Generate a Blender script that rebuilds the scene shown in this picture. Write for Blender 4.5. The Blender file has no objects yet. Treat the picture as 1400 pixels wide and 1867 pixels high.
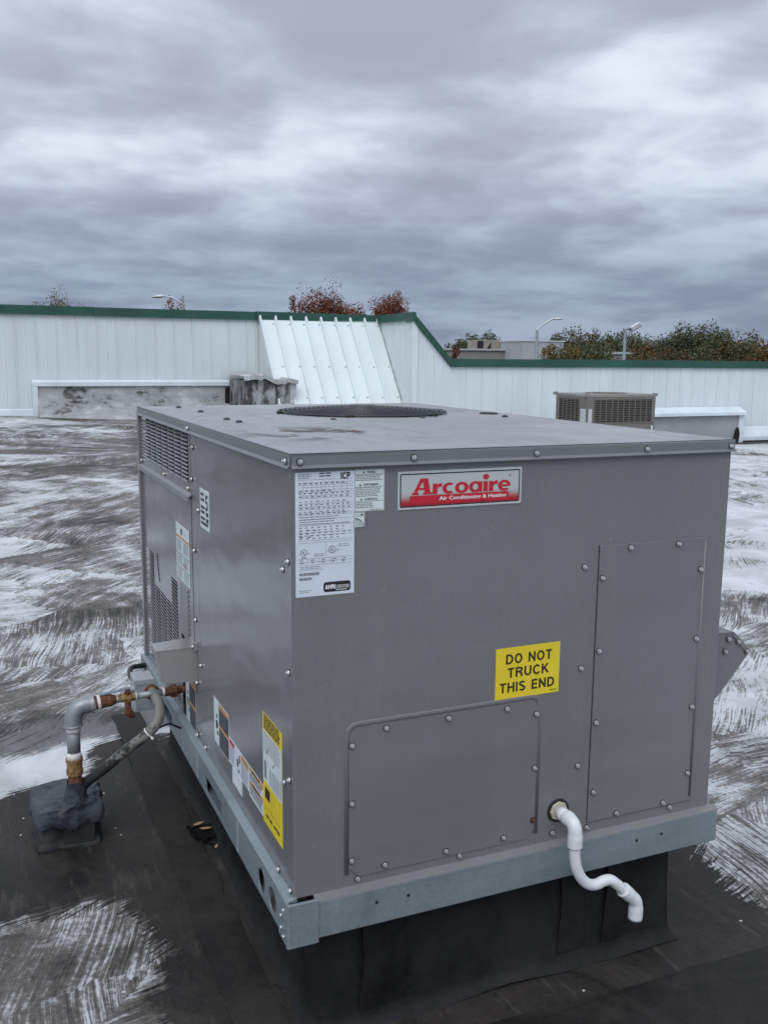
import bpy, bmesh, math, random
import numpy as np
from mathutils import Vector, Matrix, noise as mnoise

random.seed(7)
sc = bpy.context.scene
COL = sc.collection
R = math.radians

# ------------------------------------------------------------------ camera
cam_d = bpy.data.cameras.new('camera')
cam = bpy.data.objects.new('camera', cam_d)
COL.objects.link(cam)
yaw, pitch, roll, FPX = R(-23.61), R(9.316), R(0.5425), 1725.9
fw = Vector((-math.sin(yaw) * math.cos(pitch), math.cos(yaw) * math.cos(pitch), -math.sin(pitch)))
rt = fw.cross(Vector((0, 0, 1))).normalized()
up = rt.cross(fw)
rt2 = rt * math.cos(roll) + up * math.sin(roll)
up2 = -rt * math.sin(roll) + up * math.cos(roll)
m = Matrix((rt2, up2, -fw)).transposed().to_4x4()
m.translation = Vector((-0.597, -1.8506, 1.2921))
cam.matrix_world = m
cam_d.sensor_fit = 'VERTICAL'
cam_d.sensor_height = 24.0
cam_d.lens = FPX / 1867 * 24.0
cam_d.clip_start = 0.05
cam_d.clip_end = 3000
sc.camera = cam

# ------------------------------------------------------------------ sky
SUN_EL, SUN_AZ = R(52), R(215)          # azimuth clockwise from +Y
world = bpy.data.worlds.new('World')
sc.world = world
world.use_nodes = True
wn = world.node_tree
wn.nodes.clear()


class NT:
    """small helper round a node tree"""
    def __init__(s, t): s.t = t
    def n(s, kind, **kw):
        nd = s.t.nodes.new(kind)
        for k, v in kw.items():
            if k.startswith('i_'):
                nd.inputs[k[2:].replace('_', ' ')].default_value = v
            else:
                setattr(nd, k, v)
        return nd
    def l(s, a, b): s.t.links.new(a, b)
    def put(s, sock, v):
        if hasattr(v, 'is_linked'): s.l(v, sock)
        else: sock.default_value = v
    def math(s, op, a, b=None, c=None, clamp=False):
        nd = s.t.nodes.new('ShaderNodeMath'); nd.operation = op; nd.use_clamp = clamp
        for i, v in enumerate((a, b, c)):
            if v is not None: s.put(nd.inputs[i], v)
        return nd.outputs[0]
    def vmath(s, op, a, b=None):
        nd = s.t.nodes.new('ShaderNodeVectorMath'); nd.operation = op
        s.put(nd.inputs[0], a)
        if b is not None: s.put(nd.inputs[1], b)
        return nd.outputs[0]
    def noise(s, vec, scale, detail=4, rough=0.55, dist=0.0, w=None):
        nd = s.t.nodes.new('ShaderNodeTexNoise')
        if w is not None:            # flat pattern: cheaper, w shifts it
            nd.noise_dimensions = '2D'
            vec = s.vmath('ADD', vec, (w * 3.17, w * -5.3, 0.0))
        s.l(vec, nd.inputs['Vector'])
        nd.inputs['Scale'].default_value = scale; nd.inputs['Detail'].default_value = detail
        nd.inputs['Roughness'].default_value = rough; nd.inputs['Distortion'].default_value = dist
        return nd.outputs['Fac']
    def ss(s, v, lo, hi, a=0.0, b=1.0):
        nd = s.t.nodes.new('ShaderNodeMapRange'); nd.interpolation_type = 'SMOOTHSTEP'
        s.put(nd.inputs[0], v); nd.inputs[1].default_value = lo; nd.inputs[2].default_value = hi
        nd.inputs[3].default_value = a; nd.inputs[4].default_value = b
        return nd.outputs[0]
    def mix(s, f, a, b):
        nd = s.t.nodes.new('ShaderNodeMix'); nd.data_type = 'RGBA'
        s.put(nd.inputs[0], f)
        for sock, v in ((nd.inputs[6], a), (nd.inputs[7], b)):
            if hasattr(v, 'is_linked'): s.l(v, sock)
            else: sock.default_value = (v[0], v[1], v[2], 1)
        return nd.outputs[2]
    def ramp(s, f, stops):
        nd = s.t.nodes.new('ShaderNodeValToRGB'); s.put(nd.inputs[0], f)
        e = nd.color_ramp.elements
        while len(e) < len(stops): e.new(0.5)
        for q, (p_, c_) in zip(e, stops):
            q.position = p_; q.color = (c_[0], c_[1], c_[2], 1)
        return nd.outputs[0]
    def comb(s, x, y, z=0.0):
        nd = s.t.nodes.new('ShaderNodeCombineXYZ')
        for i, v in enumerate((x, y, z)): s.put(nd.inputs[i], v)
        return nd.outputs[0]
    def sep(s, v):
        nd = s.t.nodes.new('ShaderNodeSeparateXYZ'); s.l(v, nd.inputs[0]); return nd.outputs


W_ = NT(wn)
tc = W_.n('ShaderNodeTexCoord')
dx, dy, dz = W_.sep(tc.outputs['Generated'])
zc = W_.math('MAXIMUM', dz, 0.0)
den = W_.math('ADD', zc, 0.16)
cu = W_.math('DIVIDE', dx, den)
cv = W_.math('DIVIDE', dy, den)
cp = W_.comb(cu, cv, 0.0)
n_big = W_.noise(cp, 0.80, 2, 0.5, 0.0, w=2.6)
n_mid = W_.noise(cp, 1.9, 3, 0.5, 0.0, w=6.3)
# billows: ripples warped by the larger cloud masses
bw_ = W_.vmath('ADD', cp, W_.comb(W_.math('MULTIPLY', n_mid, 0.35), W_.math('MULTIPLY', n_big, 0.5), 0.0))
n_fin = W_.noise(bw_, 4.4, 6, 0.55, 0.0, w=4.4)
cl = W_.math('ADD', W_.math('MULTIPLY', n_big, 0.44), W_.math('MULTIPLY', n_mid, 0.38))
cl = W_.math('ADD', cl, W_.math('MULTIPLY', n_fin, 0.18))
cloud = W_.ramp(W_.ss(cl, 0.36, 0.65), [(0.0, (0.36, 0.388, 0.46)), (0.33, (0.435, 0.475, 0.56)),
                                        (0.66, (0.54, 0.595, 0.69)), (1.0, (0.74, 0.81, 0.90))])
# the overcast sky is darker and bluer low down and brighter overhead
low = W_.ss(dz, 0.05, 0.21)
hz = W_.ramp(W_.ss(cl, 0.38, 0.62), [(0.0, (0.20, 0.245, 0.35)), (1.0, (0.33, 0.395, 0.515))])
cloud = W_.mix(low, hz, cloud)
gain = W_.math('ADD', W_.math('MULTIPLY', W_.ss(dz, 0.18, 0.95), 0.75), 1.0)
cl3 = W_.vmath('MULTIPLY', cloud, W_.comb(gain, gain, gain))
sky = W_.n('ShaderNodeTexSky')
sky.sky_type = 'NISHITA'
sky.sun_disc = False
sky.sun_elevation = SUN_EL
sky.sun_rotation = SUN_AZ
cl10 = W_.vmath('MULTIPLY', cl3, (10.0, 10.0, 10.0))
skyc = W_.mix(0.94, sky.outputs[0], cl10)
bg = W_.n('ShaderNodeBackground')
bg.inputs['Strength'].default_value = 0.1
W_.l(skyc, bg.inputs['Color'])
wo = W_.n('ShaderNodeOutputWorld')
W_.l(bg.outputs[0], wo.inputs['Surface'])

# ------------------------------------------------------------------ sun behind the clouds
sd = bpy.data.lights.new('sun', 'SUN')
sd.energy = 1.1
sd.angle = R(40)
sd.color = (1.0, 0.965, 0.92)
sun = bpy.data.objects.new('sun', sd)
COL.objects.link(sun)
sv = Vector((math.sin(SUN_AZ) * math.cos(SUN_EL), math.cos(SUN_AZ) * math.cos(SUN_EL), math.sin(SUN_EL)))
sun.rotation_euler = sv.to_track_quat('Z', 'Y').to_euler()
sun.location = (0, 0, 30)

sc.view_settings.view_transform = 'Standard'
sc.view_settings.look = 'None'
sc.view_settings.exposure = 0.10
sc.view_settings.gamma = 1.0
sc.view_settings.use_curve_mapping = False
sc.render.engine = 'CYCLES'
sc.cycles.max_bounces = 4
sc.cycles.diffuse_bounces = 2
sc.cycles.glossy_bounces = 3
sc.cycles.use_adaptive_sampling = True
sc.cycles.adaptive_threshold = 0.02
sc.cycles.use_denoising = True

# ================================================================== materials
MAT = {}


def pm(name, col, rough=0.6, metal=0.0, var=0.0, vscale=6.0, bump=0.0, bscale=40.0, spec=0.5, stretch=None):
    """principled material with procedural tone variation and fine relief"""
    mt = bpy.data.materials.new(name)
    mt.use_nodes = True
    N = NT(mt.node_tree)
    b = mt.node_tree.nodes['Principled BSDF']
    b.inputs['Roughness'].default_value = rough
    b.inputs['Metallic'].default_value = metal
    b.inputs['Specular IOR Level'].default_value = spec
    t = N.n('ShaderNodeTexCoord').outputs['Object']
    if stretch:
        t = N.vmath('MULTIPLY', t, stretch)
    if var > 0:
        f = N.noise(t, vscale, 6, 0.6)
        c = N.mix(N.ss(f, 0.3, 0.7), [v * (1 - var) for v in col], [min(1, v * (1 + var)) for v in col])
        N.l(c, b.inputs['Base Color'])
        N.l(N.ss(N.noise(t, vscale * 2.3, 4), 0.3, 0.7, max(0.02, rough - 0.1), min(1, rough + 0.1)), b.inputs['Roughness'])
    else:
        b.inputs['Base Color'].default_value = (*col, 1)
    if bump > 0:
        bp = N.n('ShaderNodeBump')
        bp.inputs['Strength'].default_value = bump
        bp.inputs['Distance'].default_value = 0.002
        N.l(N.noise(t, bscale, 5, 0.6), bp.inputs['Height'])
        N.l(bp.outputs[0], b.inputs['Normal'])
    MAT[name] = mt
    return mt


def paint_mat(name, col, rough, wave, dirt):
    """grey powder coat: orange peel, slow sheet waves, dust runs"""
    mt = bpy.data.materials.new(name); mt.use_nodes = True
    N = NT(mt.node_tree); b = mt.node_tree.nodes['Principled BSDF']
    t = N.n('ShaderNodeTexCoord').outputs['Object']
    n1 = N.noise(t, 1.6, 6, 0.6)
    runs = N.noise(N.vmath('MULTIPLY', t, (16, 16, 0.9)), 1.0, 6, 0.7)
    sc1 = N.noise(N.vmath('MULTIPLY', t, (30, 30, 60)), 1.0, 3, 0.6)
    c = N.mix(N.ss(n1, 0.3, 0.7), [v * 0.94 for v in col], [v * 1.06 for v in col])
    dst = N.math('MULTIPLY', N.ss(runs, 0.5, 0.8), dirt)
    c = N.mix(dst, c, (0.27, 0.255, 0.24))
    scf = N.math('MULTIPLY', N.ss(sc1, 0.735, 0.76), 0.5)      # small chips and scuffs
    c = N.mix(scf, c, (0.36, 0.36, 0.36))
    zz = N.sep(t)[2]
    grime = N.math('MULTIPLY', N.ss(N.math('ADD', zz, N.math('MULTIPLY', n1, 0.10)), 0.13, 0.24, 1.0, 0.0), 0.28)
    c = N.mix(grime, c, (0.20, 0.185, 0.175))
    sp = N.ss(N.noise(t, 260, 2, 0.6), 0.30, 0.7, 0.94, 1.06)
    c = N.vmath('MULTIPLY', c, N.comb(sp, sp, sp))
    N.l(c, b.inputs['Base Color'])
    N.l(N.ss(n1, 0.3, 0.7, rough - 0.04, rough + 0.06), b.inputs['Roughness'])
    w = N.noise(N.vmath('MULTIPLY', t, (1.0, 1.0, 2.2)), 3.2, 2, 0.4)
    b1 = N.n('ShaderNodeBump'); b1.inputs['Strength'].default_value = 1.0; b1.inputs['Distance'].default_value = wave
    N.l(w, b1.inputs['Height'])
    b2 = N.n('ShaderNodeBump'); b2.inputs['Strength'].default_value = 0.12; b2.inputs['Distance'].default_value = 0.0006
    N.l(N.noise(t, 420, 3, 0.6), b2.inputs['Height'])
    N.l(b1.outputs[0], b2.inputs['Normal'])
    N.l(b2.outputs[0], b.inputs['Normal'])
    MAT[name] = mt
    return mt


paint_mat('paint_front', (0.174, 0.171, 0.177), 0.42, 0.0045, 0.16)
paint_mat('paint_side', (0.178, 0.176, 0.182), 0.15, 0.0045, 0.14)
paint_mat('paint_skirt', (0.175, 0.178, 0.195), 0.34, 0.0010, 0.05)
paint_mat('paint_louver', (0.21, 0.21, 0.225), 0.30, 0.001, 0.10)


def lid_mat():
    mt = bpy.data.materials.new('paint_lid'); mt.use_nodes = True
    N = NT(mt.node_tree); b = mt.node_tree.nodes['Principled BSDF']
    t = N.n('ShaderNodeTexCoord').outputs['Object']
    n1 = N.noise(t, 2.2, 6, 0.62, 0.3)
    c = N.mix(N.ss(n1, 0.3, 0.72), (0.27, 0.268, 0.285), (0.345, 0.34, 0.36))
    # dust and rusty run-off stains
    x, y, z = N.sep(t)
    st = N.noise(N.vmath('MULTIPLY', t, (4.5, 3.0, 1)), 1.6, 8, 0.70, 0.8)
    dd = N.n('ShaderNodeVectorMath', operation='DISTANCE'); N.l(t, dd.inputs[0]); dd.inputs[1].default_value = (0.25, 0.46, 1.09)
    msk = N.ss(dd.outputs['Value'], 0.06, 0.30, 1.0, 0.14)
    f = N.math('MULTIPLY', N.ss(st, 0.47, 0.58), msk)
    c = N.mix(N.math('MULTIPLY', f, 0.85), c, (0.06, 0.042, 0.04))
    sp = N.ss(N.noise(t, 14, 6, 0.7), 0.62, 0.75)
    c = N.mix(N.math('MULTIPLY', sp, 0.18), c, (0.13, 0.125, 0.125))
    N.l(c, b.inputs['Base Color'])
    N.l(N.math('ADD', N.ss(n1, 0.3, 0.7, 0.26, 0.42), N.math('MULTIPLY', f, 0.45)), b.inputs['Roughness'])
    N.l(N.math('SUBTRACT', 0.5, N.math('MULTIPLY', f, 0.42)), b.inputs['Specular IOR Level'])
    b1 = N.n('ShaderNodeBump'); b1.inputs['Strength'].default_value = 1.0; b1.inputs['Distance'].default_value = 0.003
    N.l(N.noise(t, 1.8, 1, 0.4), b1.inputs['Height'])
    N.l(b1.outputs[0], b.inputs['Normal'])
    MAT['paint_lid'] = mt


lid_mat()


def galv_mat(name, col, rough, metal):
    mt = bpy.data.materials.new(name); mt.use_nodes = True
    N = NT(mt.node_tree); b = mt.node_tree.nodes['Principled BSDF']
    t = N.n('ShaderNodeTexCoord').outputs['Object']
    v = N.n('ShaderNodeTexVoronoi'); N.l(t, v.inputs['Vector']); v.inputs['Scale'].default_value = 190
    g = N.sep(v.outputs['Color'])[0]
    n1 = N.noise(N.vmath('MULTIPLY', t, (3, 3, 7)), 1.2, 6, 0.65)
    k = N.math('ADD', N.math('MULTIPLY', g, 0.16), N.math('MULTIPLY', n1, 0.9))
    c = N.mix(N.ss(k, 0.3, 0.8), [q * 0.86 for q in col], [q * 1.12 for q in col])
    st = N.ss(N.noise(N.vmath('MULTIPLY', t, (16, 16, 2.0)), 1.0, 6, 0.7), 0.58, 0.8)
    c = N.mix(N.math('MULTIPLY', st, 0.45), c, (0.50, 0.56, 0.58))
    dk_ = N.ss(N.noise(N.vmath('MULTIPLY', t, (9, 9, 3)), 1.0, 6, 0.7), 0.56, 0.78)
    c = N.mix(N.math('MULTIPLY', dk_, 0.5), c, [q * 0.55 for q in col])
    N.l(c, b.inputs['Base Color'])
    b.inputs['Metallic'].default_value = metal
    N.l(N.ss(g, 0.0, 1.0, rough - 0.05, rough + 0.07), b.inputs['Roughness'])
    MAT[name] = mt


galv_mat('galvanised', (0.27, 0.325, 0.35), 0.42, 0.4)
galv_mat('galv_pipe', (0.33, 0.34, 0.355), 0.45, 0.5)
pm('stainless', (0.52, 0.515, 0.50), 0.30, 0.7)

pm('rubber', (0.018, 0.018, 0.018), 0.6)
pm('screw_metal', (0.58, 0.58, 0.58), 0.34, 0.7, 0.15, 90)
pm('rust', (0.13, 0.05, 0.028), 0.85, 0.1, 0.5, 60, 0.8, 120)
pm('rusty_screw', (0.10, 0.04, 0.03), 0.8, 0.1, 0.4, 90)
pm('brass', (0.30, 0.19, 0.08), 0.6, 0.4, 0.45, 45, 0.5, 90)
pm('pipe_dope', (0.72, 0.71, 0.68), 0.8, 0, 0.2, 50, 0.8, 80)
pm('pvc', (0.74, 0.755, 0.78), 0.36, 0, 0.07, 14)
pm('dark_inside', (0.012, 0.012, 0.014), 0.8)
pm('guard_wire', (0.055, 0.055, 0.06), 0.28, 0.35)
pm('fan_blade', (0.12, 0.12, 0.125), 0.5, 0.3, 0.2, 10)
pm('grey_box', (0.40, 0.42, 0.45), 0.5, 0.1, 0.12, 15)
pm('zip_tie', (0.78, 0.78, 0.76), 0.5)
pm('sticker_white', (0.66, 0.72, 0.78), 0.45, 0, 0.03, 20)
pm('sticker_cream', (0.66, 0.74, 0.74), 0.40, 0, 0.04, 20)
pm('sticker_yellow', (0.78, 0.62, 0.025), 0.42, 0, 0.05, 14)
pm('print_black', (0.016, 0.014, 0.016), 0.5)
pm('print_brown', (0.035, 0.018, 0.008), 0.5)
pm('print_grey', (0.20, 0.22, 0.25), 0.5)
pm('print_dim', (0.085, 0.09, 0.10), 0.5)
pm('print_orange', (0.55, 0.27, 0.09), 0.5)
pm('print_green', (0.07, 0.25, 0.24), 0.5)
pm('print_red', (0.52, 0.012, 0.03), 0.42)
pm('print_white', (0.80, 0.80, 0.80), 0.45)
pm('metal_foil', (0.62, 0.64, 0.66), 0.4, 0.4)
pm('wall_white', (0.68, 0.745, 0.76), 0.38, 0, 0.05, 1.0, 0.0, stretch=(3.0, 3.0, 0.7))
pm('wall_white_slope', (0.72, 0.79, 0.80), 0.32, 0, 0.03, 1.2)
pm('coping_green', (0.022, 0.085, 0.062), 0.42, 0, 0.14, 1.5)
pm('trim_white', (0.68, 0.75, 0.79), 0.45, 0, 0.08, 3)
pm('ac_brown', (0.175, 0.160, 0.138), 0.5, 0, 0.08, 5)
pm('ac_brown_top', (0.25, 0.235, 0.215), 0.5, 0, 0.1, 5)
pm('pole_grey', (0.22, 0.25, 0.27), 0.5, 0.3, 0.1, 3)
pm('lamp_head', (0.55, 0.58, 0.62), 0.4, 0.3, 0.1, 6)
pm('bldg_beige', (0.26, 0.245, 0.23), 0.8, 0, 0.12, 0.4)
pm('bldg_white', (0.46, 0.48, 0.50), 0.7, 0, 0.08, 0.5)
pm('bldg_tan', (0.30, 0.26, 0.215), 0.7, 0, 0.1, 0.5)
pm('dead_leaf', (0.50, 0.36, 0.16), 0.7, 0, 0.25, 60)
pm('wet_tar', (0.006, 0.006, 0.006), 0.22, 0, 0.2, 30)
pm('bark', (0.075, 0.06, 0.048), 0.9, 0, 0.3, 8, 0.6, 20)
for nm, c in (('leaf_dgreen', (0.066, 0.084, 0.046)), ('leaf_green', (0.090, 0.102, 0.050)),  # greens lightened and muted: distance haze put into the colour
              ('leaf_olive', (0.112, 0.106, 0.054)), ('leaf_yellow', (0.17, 0.12, 0.028)),
              ('leaf_orange', (0.16, 0.072, 0.024)), ('leaf_brown', (0.105, 0.066, 0.028)),
              ('leaf_red', (0.20, 0.062, 0.034)), ('leaf_maroon', (0.15, 0.052, 0.034)),
              ('leaf_rust', (0.26, 0.10, 0.04))):
    pm(nm, c, 0.7, 0, 0.15, 0.8, spec=0.2)


def conduit_mat():
    mt = bpy.data.materials.new('conduit_skin'); mt.use_nodes = True
    N = NT(mt.node_tree); b = mt.node_tree.nodes['Principled BSDF']
    t = N.n('ShaderNodeTexCoord').outputs['Object']
    n1 = N.noise(N.vmath('MULTIPLY', t, (1, 1, 1)), 26, 6, 0.7)
    z = N.sep(t)[2]
    k = N.math('SUBTRACT', N.math('ADD', n1, 0.0), N.math('MULTIPLY', N.math('SUBTRACT', 0.262, z), 1.25))
    c = N.mix(N.ss(k, 0.40, 0.50), (0.030, 0.030, 0.031), (0.20, 0.197, 0.175))
    N.l(c, b.inputs['Base Color']); b.inputs['Roughness'].default_value = 0.55
    MAT['conduit_skin'] = mt


conduit_mat()


def tar_mat():
    """tar and silver coat daubed over flashing"""
    mt = bpy.data.materials.new('tarred'); mt.use_nodes = True
    N = NT(mt.node_tree); b = mt.node_tree.nodes['Principled BSDF']
    t = N.n('ShaderNodeTexCoord').outputs['Object']
    n1 = N.noise(N.vmath('MULTIPLY', t, (0.9, 1.0, 1.5)), 1.7, 8, 0.68, 0.5)
    n2 = N.noise(N.vmath('MULTIPLY', t, (1.1, 1.1, 6.0)), 1.2, 8, 0.7, 0.5)
    n3 = N.noise(t, 9, 6, 0.7)
    k = N.math('ADD', N.math('MULTIPLY', n1, 0.55), N.math('ADD', N.math('MULTIPLY', n2, 0.3), N.math('MULTIPLY', n3, 0.2)))
    c = N.ramp(N.ss(k, 0.38, 0.66), [(0.0, (0.02, 0.02, 0.02)), (0.16, (0.13, 0.125, 0.12)), (0.30, (0.33, 0.335, 0.34)), (0.70, (0.42, 0.43, 0.45)), (1.0, (0.62, 0.64, 0.67))])
    N.l(c, b.inputs['Base Color']); b.inputs['Roughness'].default_value = 0.6
    bp = N.n('ShaderNodeBump'); bp.inputs['Strength'].default_value = 0.7; bp.inputs['Distance'].default_value = 0.03
    N.l(k, bp.inputs['Height']); N.l(bp.outputs[0], b.inputs['Normal'])
    MAT['tarred'] = mt
    mt = bpy.data.materials.new('tarred_dark'); mt.use_nodes = True
    N = NT(mt.node_tree); b = mt.node_tree.nodes['Principled BSDF']
    t = N.n('ShaderNodeTexCoord').outputs['Object']
    k = N.noise(N.vmath('MULTIPLY', t, (5.0, 5.0, 2.2)), 1.6, 8, 0.72, 0.4)
    c = N.ramp(N.ss(k, 0.36, 0.64), [(0.0, (0.03, 0.029, 0.028)), (0.35, (0.09, 0.086, 0.082)), (0.6, (0.22, 0.22, 0.215)), (1.0, (0.36, 0.37, 0.38))])
    N.l(c, b.inputs['Base Color']); b.inputs['Roughness'].default_value = 0.65
    MAT['tarred_dark'] = mt


tar_mat()


def membrane_mat(name, lo, hi, rough):
    mt = bpy.data.materials.new(name); mt.use_nodes = True
    N = NT(mt.node_tree); b = mt.node_tree.nodes['Principled BSDF']
    t = N.n('ShaderNodeTexCoord').outputs['Object']
    n1 = N.noise(t, 3.0, 8, 0.65, 0.5)
    n2 = N.noise(t, 17, 6, 0.7)
    k = N.math('ADD', N.math('MULTIPLY', n1, 0.7), N.math('MULTIPLY', n2, 0.3))
    c = N.mix(N.ss(k, 0.36, 0.66), lo, hi)
    N.l(c, b.inputs['Base Color'])
    N.l(N.ss(n1, 0.3, 0.7, rough - 0.1, rough + 0.15), b.inputs['Roughness'])
    bp = N.n('ShaderNodeBump'); bp.inputs['Strength'].default_value = 0.8; bp.inputs['Distance'].default_value = 0.012
    N.l(k, bp.inputs['Height']); N.l(bp.outputs[0], b.inputs['Normal'])
    b.inputs['Specular IOR Level'].default_value = 0.3
    MAT[name] = mt


membrane_mat('membrane', (0.005, 0.005, 0.0055), (0.021, 0.0205, 0.0215), 0.62)
membrane_mat('membrane_patch', (0.010, 0.0093, 0.009), (0.036, 0.032, 0.030), 0.75)
membrane_mat('pocket_tar', (0.026, 0.029, 0.036), (0.115, 0.128, 0.15), 0.5)  # paler tone carries a painted grey-blue highlight for the mantle top
membrane_mat('pocket_side', (0.008, 0.008, 0.009), (0.055, 0.057, 0.06), 0.6)


def roof_mat():
    mt = bpy.data.materials.new('roof_coating'); mt.use_nodes = True
    N = NT(mt.node_tree); b = mt.node_tree.nodes['Principled BSDF']
    g = N.n('ShaderNodeNewGeometry').outputs['Position']
    px, py, pz = N.sep(g)
    p2 = N.comb(px, py, 0.0)
    wx = N.noise(p2, 1.1, 2, 0.5, w=2.0); wy = N.noise(p2, 1.1, 2, 0.5, w=9.0)
    pw = N.vmath('ADD', p2, N.comb(N.math('MULTIPLY', N.math('SUBTRACT', wx, 0.5), 0.22), N.math('MULTIPLY', N.math('SUBTRACT', wy, 0.5), 0.22)))

    def layer(scale, seed, ang0, spread, fx, fy):
        """one pass of the brush: patches, each with its own stroke direction and paint load"""
        off = N.vmath('ADD', pw, (seed * 3.7, seed * 1.9, 0)); flat = N.vmath('ADD', p2, (seed * 3.7, seed * 1.9, 0))
        v = N.n('ShaderNodeTexVoronoi'); v.voronoi_dimensions = '2D'; v.feature = 'F1'
        ji = N.noise(p2, 9.0, 3, 0.7, w=seed)
        jit = N.math('MULTIPLY', N.math('SUBTRACT', ji, 0.5), 0.16)
        N.l(N.vmath('MULTIPLY', N.vmath('ADD', off, N.comb(jit, jit, 0.0)), (0.65, 1.0, 1.0)), v.inputs['Vector']); v.inputs['Scale'].default_value = scale
        r, gg, bb = N.sep(v.outputs['Color'])
        ang = N.math('ADD', ang0, N.math('MULTIPLY', N.math('SUBTRACT', r, 0.5), spread))
        vr = N.n('ShaderNodeVectorRotate', rotation_type='Z_AXIS')
        N.l(flat, vr.inputs['Vector']); N.l(N.math('MULTIPLY', ang, -1.0), vr.inputs['Angle'])
        lx, ly, lz = N.sep(vr.outputs[0])
        bow = N.math('MULTIPLY', N.math('SUBTRACT', N.noise(N.comb(lx, ly, 0.0), 1.6, 1, 0.5, w=seed), 0.5), 0.10)
        lv = N.comb(lx, N.math('ADD', N.math('ADD', ly, bow), N.math('MULTIPLY', bb, 9.0)), 0.0)
        s1 = N.noise(N.vmath('MULTIPLY', lv, (fx, fy, 1.0)), 1.0, 4, 0.72, w=seed + 0.3)
        s2 = N.noise(N.vmath('MULTIPLY', lv, (fx * 0.9, fy * 0.10, 1.0)), 1.0, 4, 0.62, w=seed + 0.7)
        k = N.math('ADD', N.math('MULTIPLY', gg, 0.34), 0.36)
        k = N.math('ADD', k, N.math('MULTIPLY', N.math('SUBTRACT', s2, 0.5), 0.95))
        return k, bb, s1

    kA, bA, sA = layer(1.15, 1.0, 1.02, 0.9, 2.6, 85.0)
    kB, bB, sB = layer(1.7, 4.0, 0.50, 1.3, 3.2, 100.0)
    sel = N.ss(bB, 0.48, 0.52)
    inv = N.math('SUBTRACT', 1.0, sel)
    k = N.math('ADD', N.math('MULTIPLY', kA, inv), N.math('MULTIPLY', kB, sel))
    br = N.math('ADD', N.math('MULTIPLY', sA, inv), N.math('MULTIPLY', sB, sel))
    big = N.noise(p2, 0.55, 7, 0.66, 0.5, w=5.0)
    k = N.math('ADD', k, N.math('MULTIPLY', N.math('SUBTRACT', big, 0.5), 1.5))
    k = N.math('ADD', k, N.math('MULTIPLY', N.math('SUBTRACT', br, 0.5), N.ss(N.noise(p2, 1.3, 3, 0.6, w=12.0), 0.35, 0.65, 0.7, 1.7)))
    gr_ = N.noise(p2, 55.0, 3, 0.7, w=14.0)
    k = N.math('ADD', k, N.math('MULTIPLY', N.math('SUBTRACT', gr_, 0.5), 0.55))
    # coat is fuller to the right of the unit, thinner near the far left wall
    k = N.math('ADD', k, N.ss(px, 1.4, 3.4, 0.06, 0.26))
    k = N.math('ADD', k, N.math('MULTIPLY', N.ss(py, 3.0, 8.0, -0.05, -0.20), N.ss(px, 2.0, 6.0, 1.0, 0.1)))
    k = N.math('ADD', k, N.math('MULTIPLY', N.math('SUBTRACT', N.noise(N.vmath('MULTIPLY', p2, (0.45, 1.3, 1.0)), 1.0, 6, 0.62, 0.3, w=21.0), 0.5), 1.1))
    white = N.ss(k, 0.35, 0.69)
    wash = N.ss(k, -0.10, 0.46)
    # bare membrane round the unit, brushed edge
    e1 = N.math('MULTIPLY', N.math('SUBTRACT', sB, 0.5), 0.24)
    e2 = N.math('MULTIPLY', N.math('SUBTRACT', N.noise(p2, 3.0, 6, 0.65, w=1.0), 0.5), 0.34)
    ee = N.math('ADD', e1, e2)

    def inside(lo, hi, v, soft=0.012):
        a = N.math('SUBTRACT', v, lo); c_ = N.math('SUBTRACT', hi, v)
        return N.math('MINIMUM', a, c_)
    d1 = N.math('MINIMUM', inside(-0.235, 1.50, px), inside(-1.6, 2.05, py))
    d2 = N.math('MINIMUM', inside(-0.75, 0.2, px), inside(0.84, 1.70, py))
    # the brushed-over strip behind the pitch pocket
    d3 = N.math('SUBTRACT', N.math('MINIMUM', inside(-3.5, 0.3, px), inside(1.98, 2.50, py)), 0.05)
    dk = N.math('MAXIMUM', d1, d2)
    bare = N.ss(N.math('ADD', dk, ee), -0.006, 0.012)
    d3m = N.math('MULTIPLY', N.ss(N.math('ADD', d3, ee), -0.02, 0.05), 0.8)
    bare = N.math('MAXIMUM', bare, d3m)
    d4 = N.math('SUBTRACT', inside(12.0, 12.6, py), N.ss(px, 7.0, 8.0, 2.0, 0.0))  # darker strip along the foot of the right-hand wall
    bare = N.math('MAXIMUM', bare, N.ss(N.math('ADD', d4, N.math('MULTIPLY', ee, 0.5)), 0.0, 0.05))
    keep = N.math('SUBTRACT', 1.0, bare)
    white = N.math('MULTIPLY', white, keep)
    wash = N.math('MULTIPLY', wash, keep)
    # colours
    q1 = N.noise(p2, 2.2, 8, 0.65, 0.6, w=4.0)
    q2 = N.noise(p2, 0.8, 5, 0.6, w=6.0)
    q3 = N.noise(p2, 24.0, 5, 0.7, w=8.0)
    dk1 = N.mix(N.ss(q1, 0.32, 0.70), (0.014, 0.0125, 0.012), (0.044, 0.0385, 0.0355))
    dk1 = N.mix(N.math('MULTIPLY', N.ss(q2, 0.45, 0.75), 0.55), dk1, (0.058, 0.050, 0.046))
    dk1 = N.mix(N.math('MULTIPLY', N.ss(q3, 0.54, 0.74), 0.6), dk1, (0.009, 0.0085, 0.0085))
    scu = N.noise(N.vmath('MULTIPLY', p2, (26.0, 3.5, 1.0)), 1.0, 5, 0.7, w=3.3)
    dk1 = N.mix(N.math('MULTIPLY', N.ss(scu, 0.54, 0.78), 0.5), dk1, (0.105, 0.095, 0.088))
    dk1 = N.mix(N.math('MULTIPLY', N.ss(gr_, 0.60, 0.78), 0.35), dk1, (0.085, 0.077, 0.072))
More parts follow.
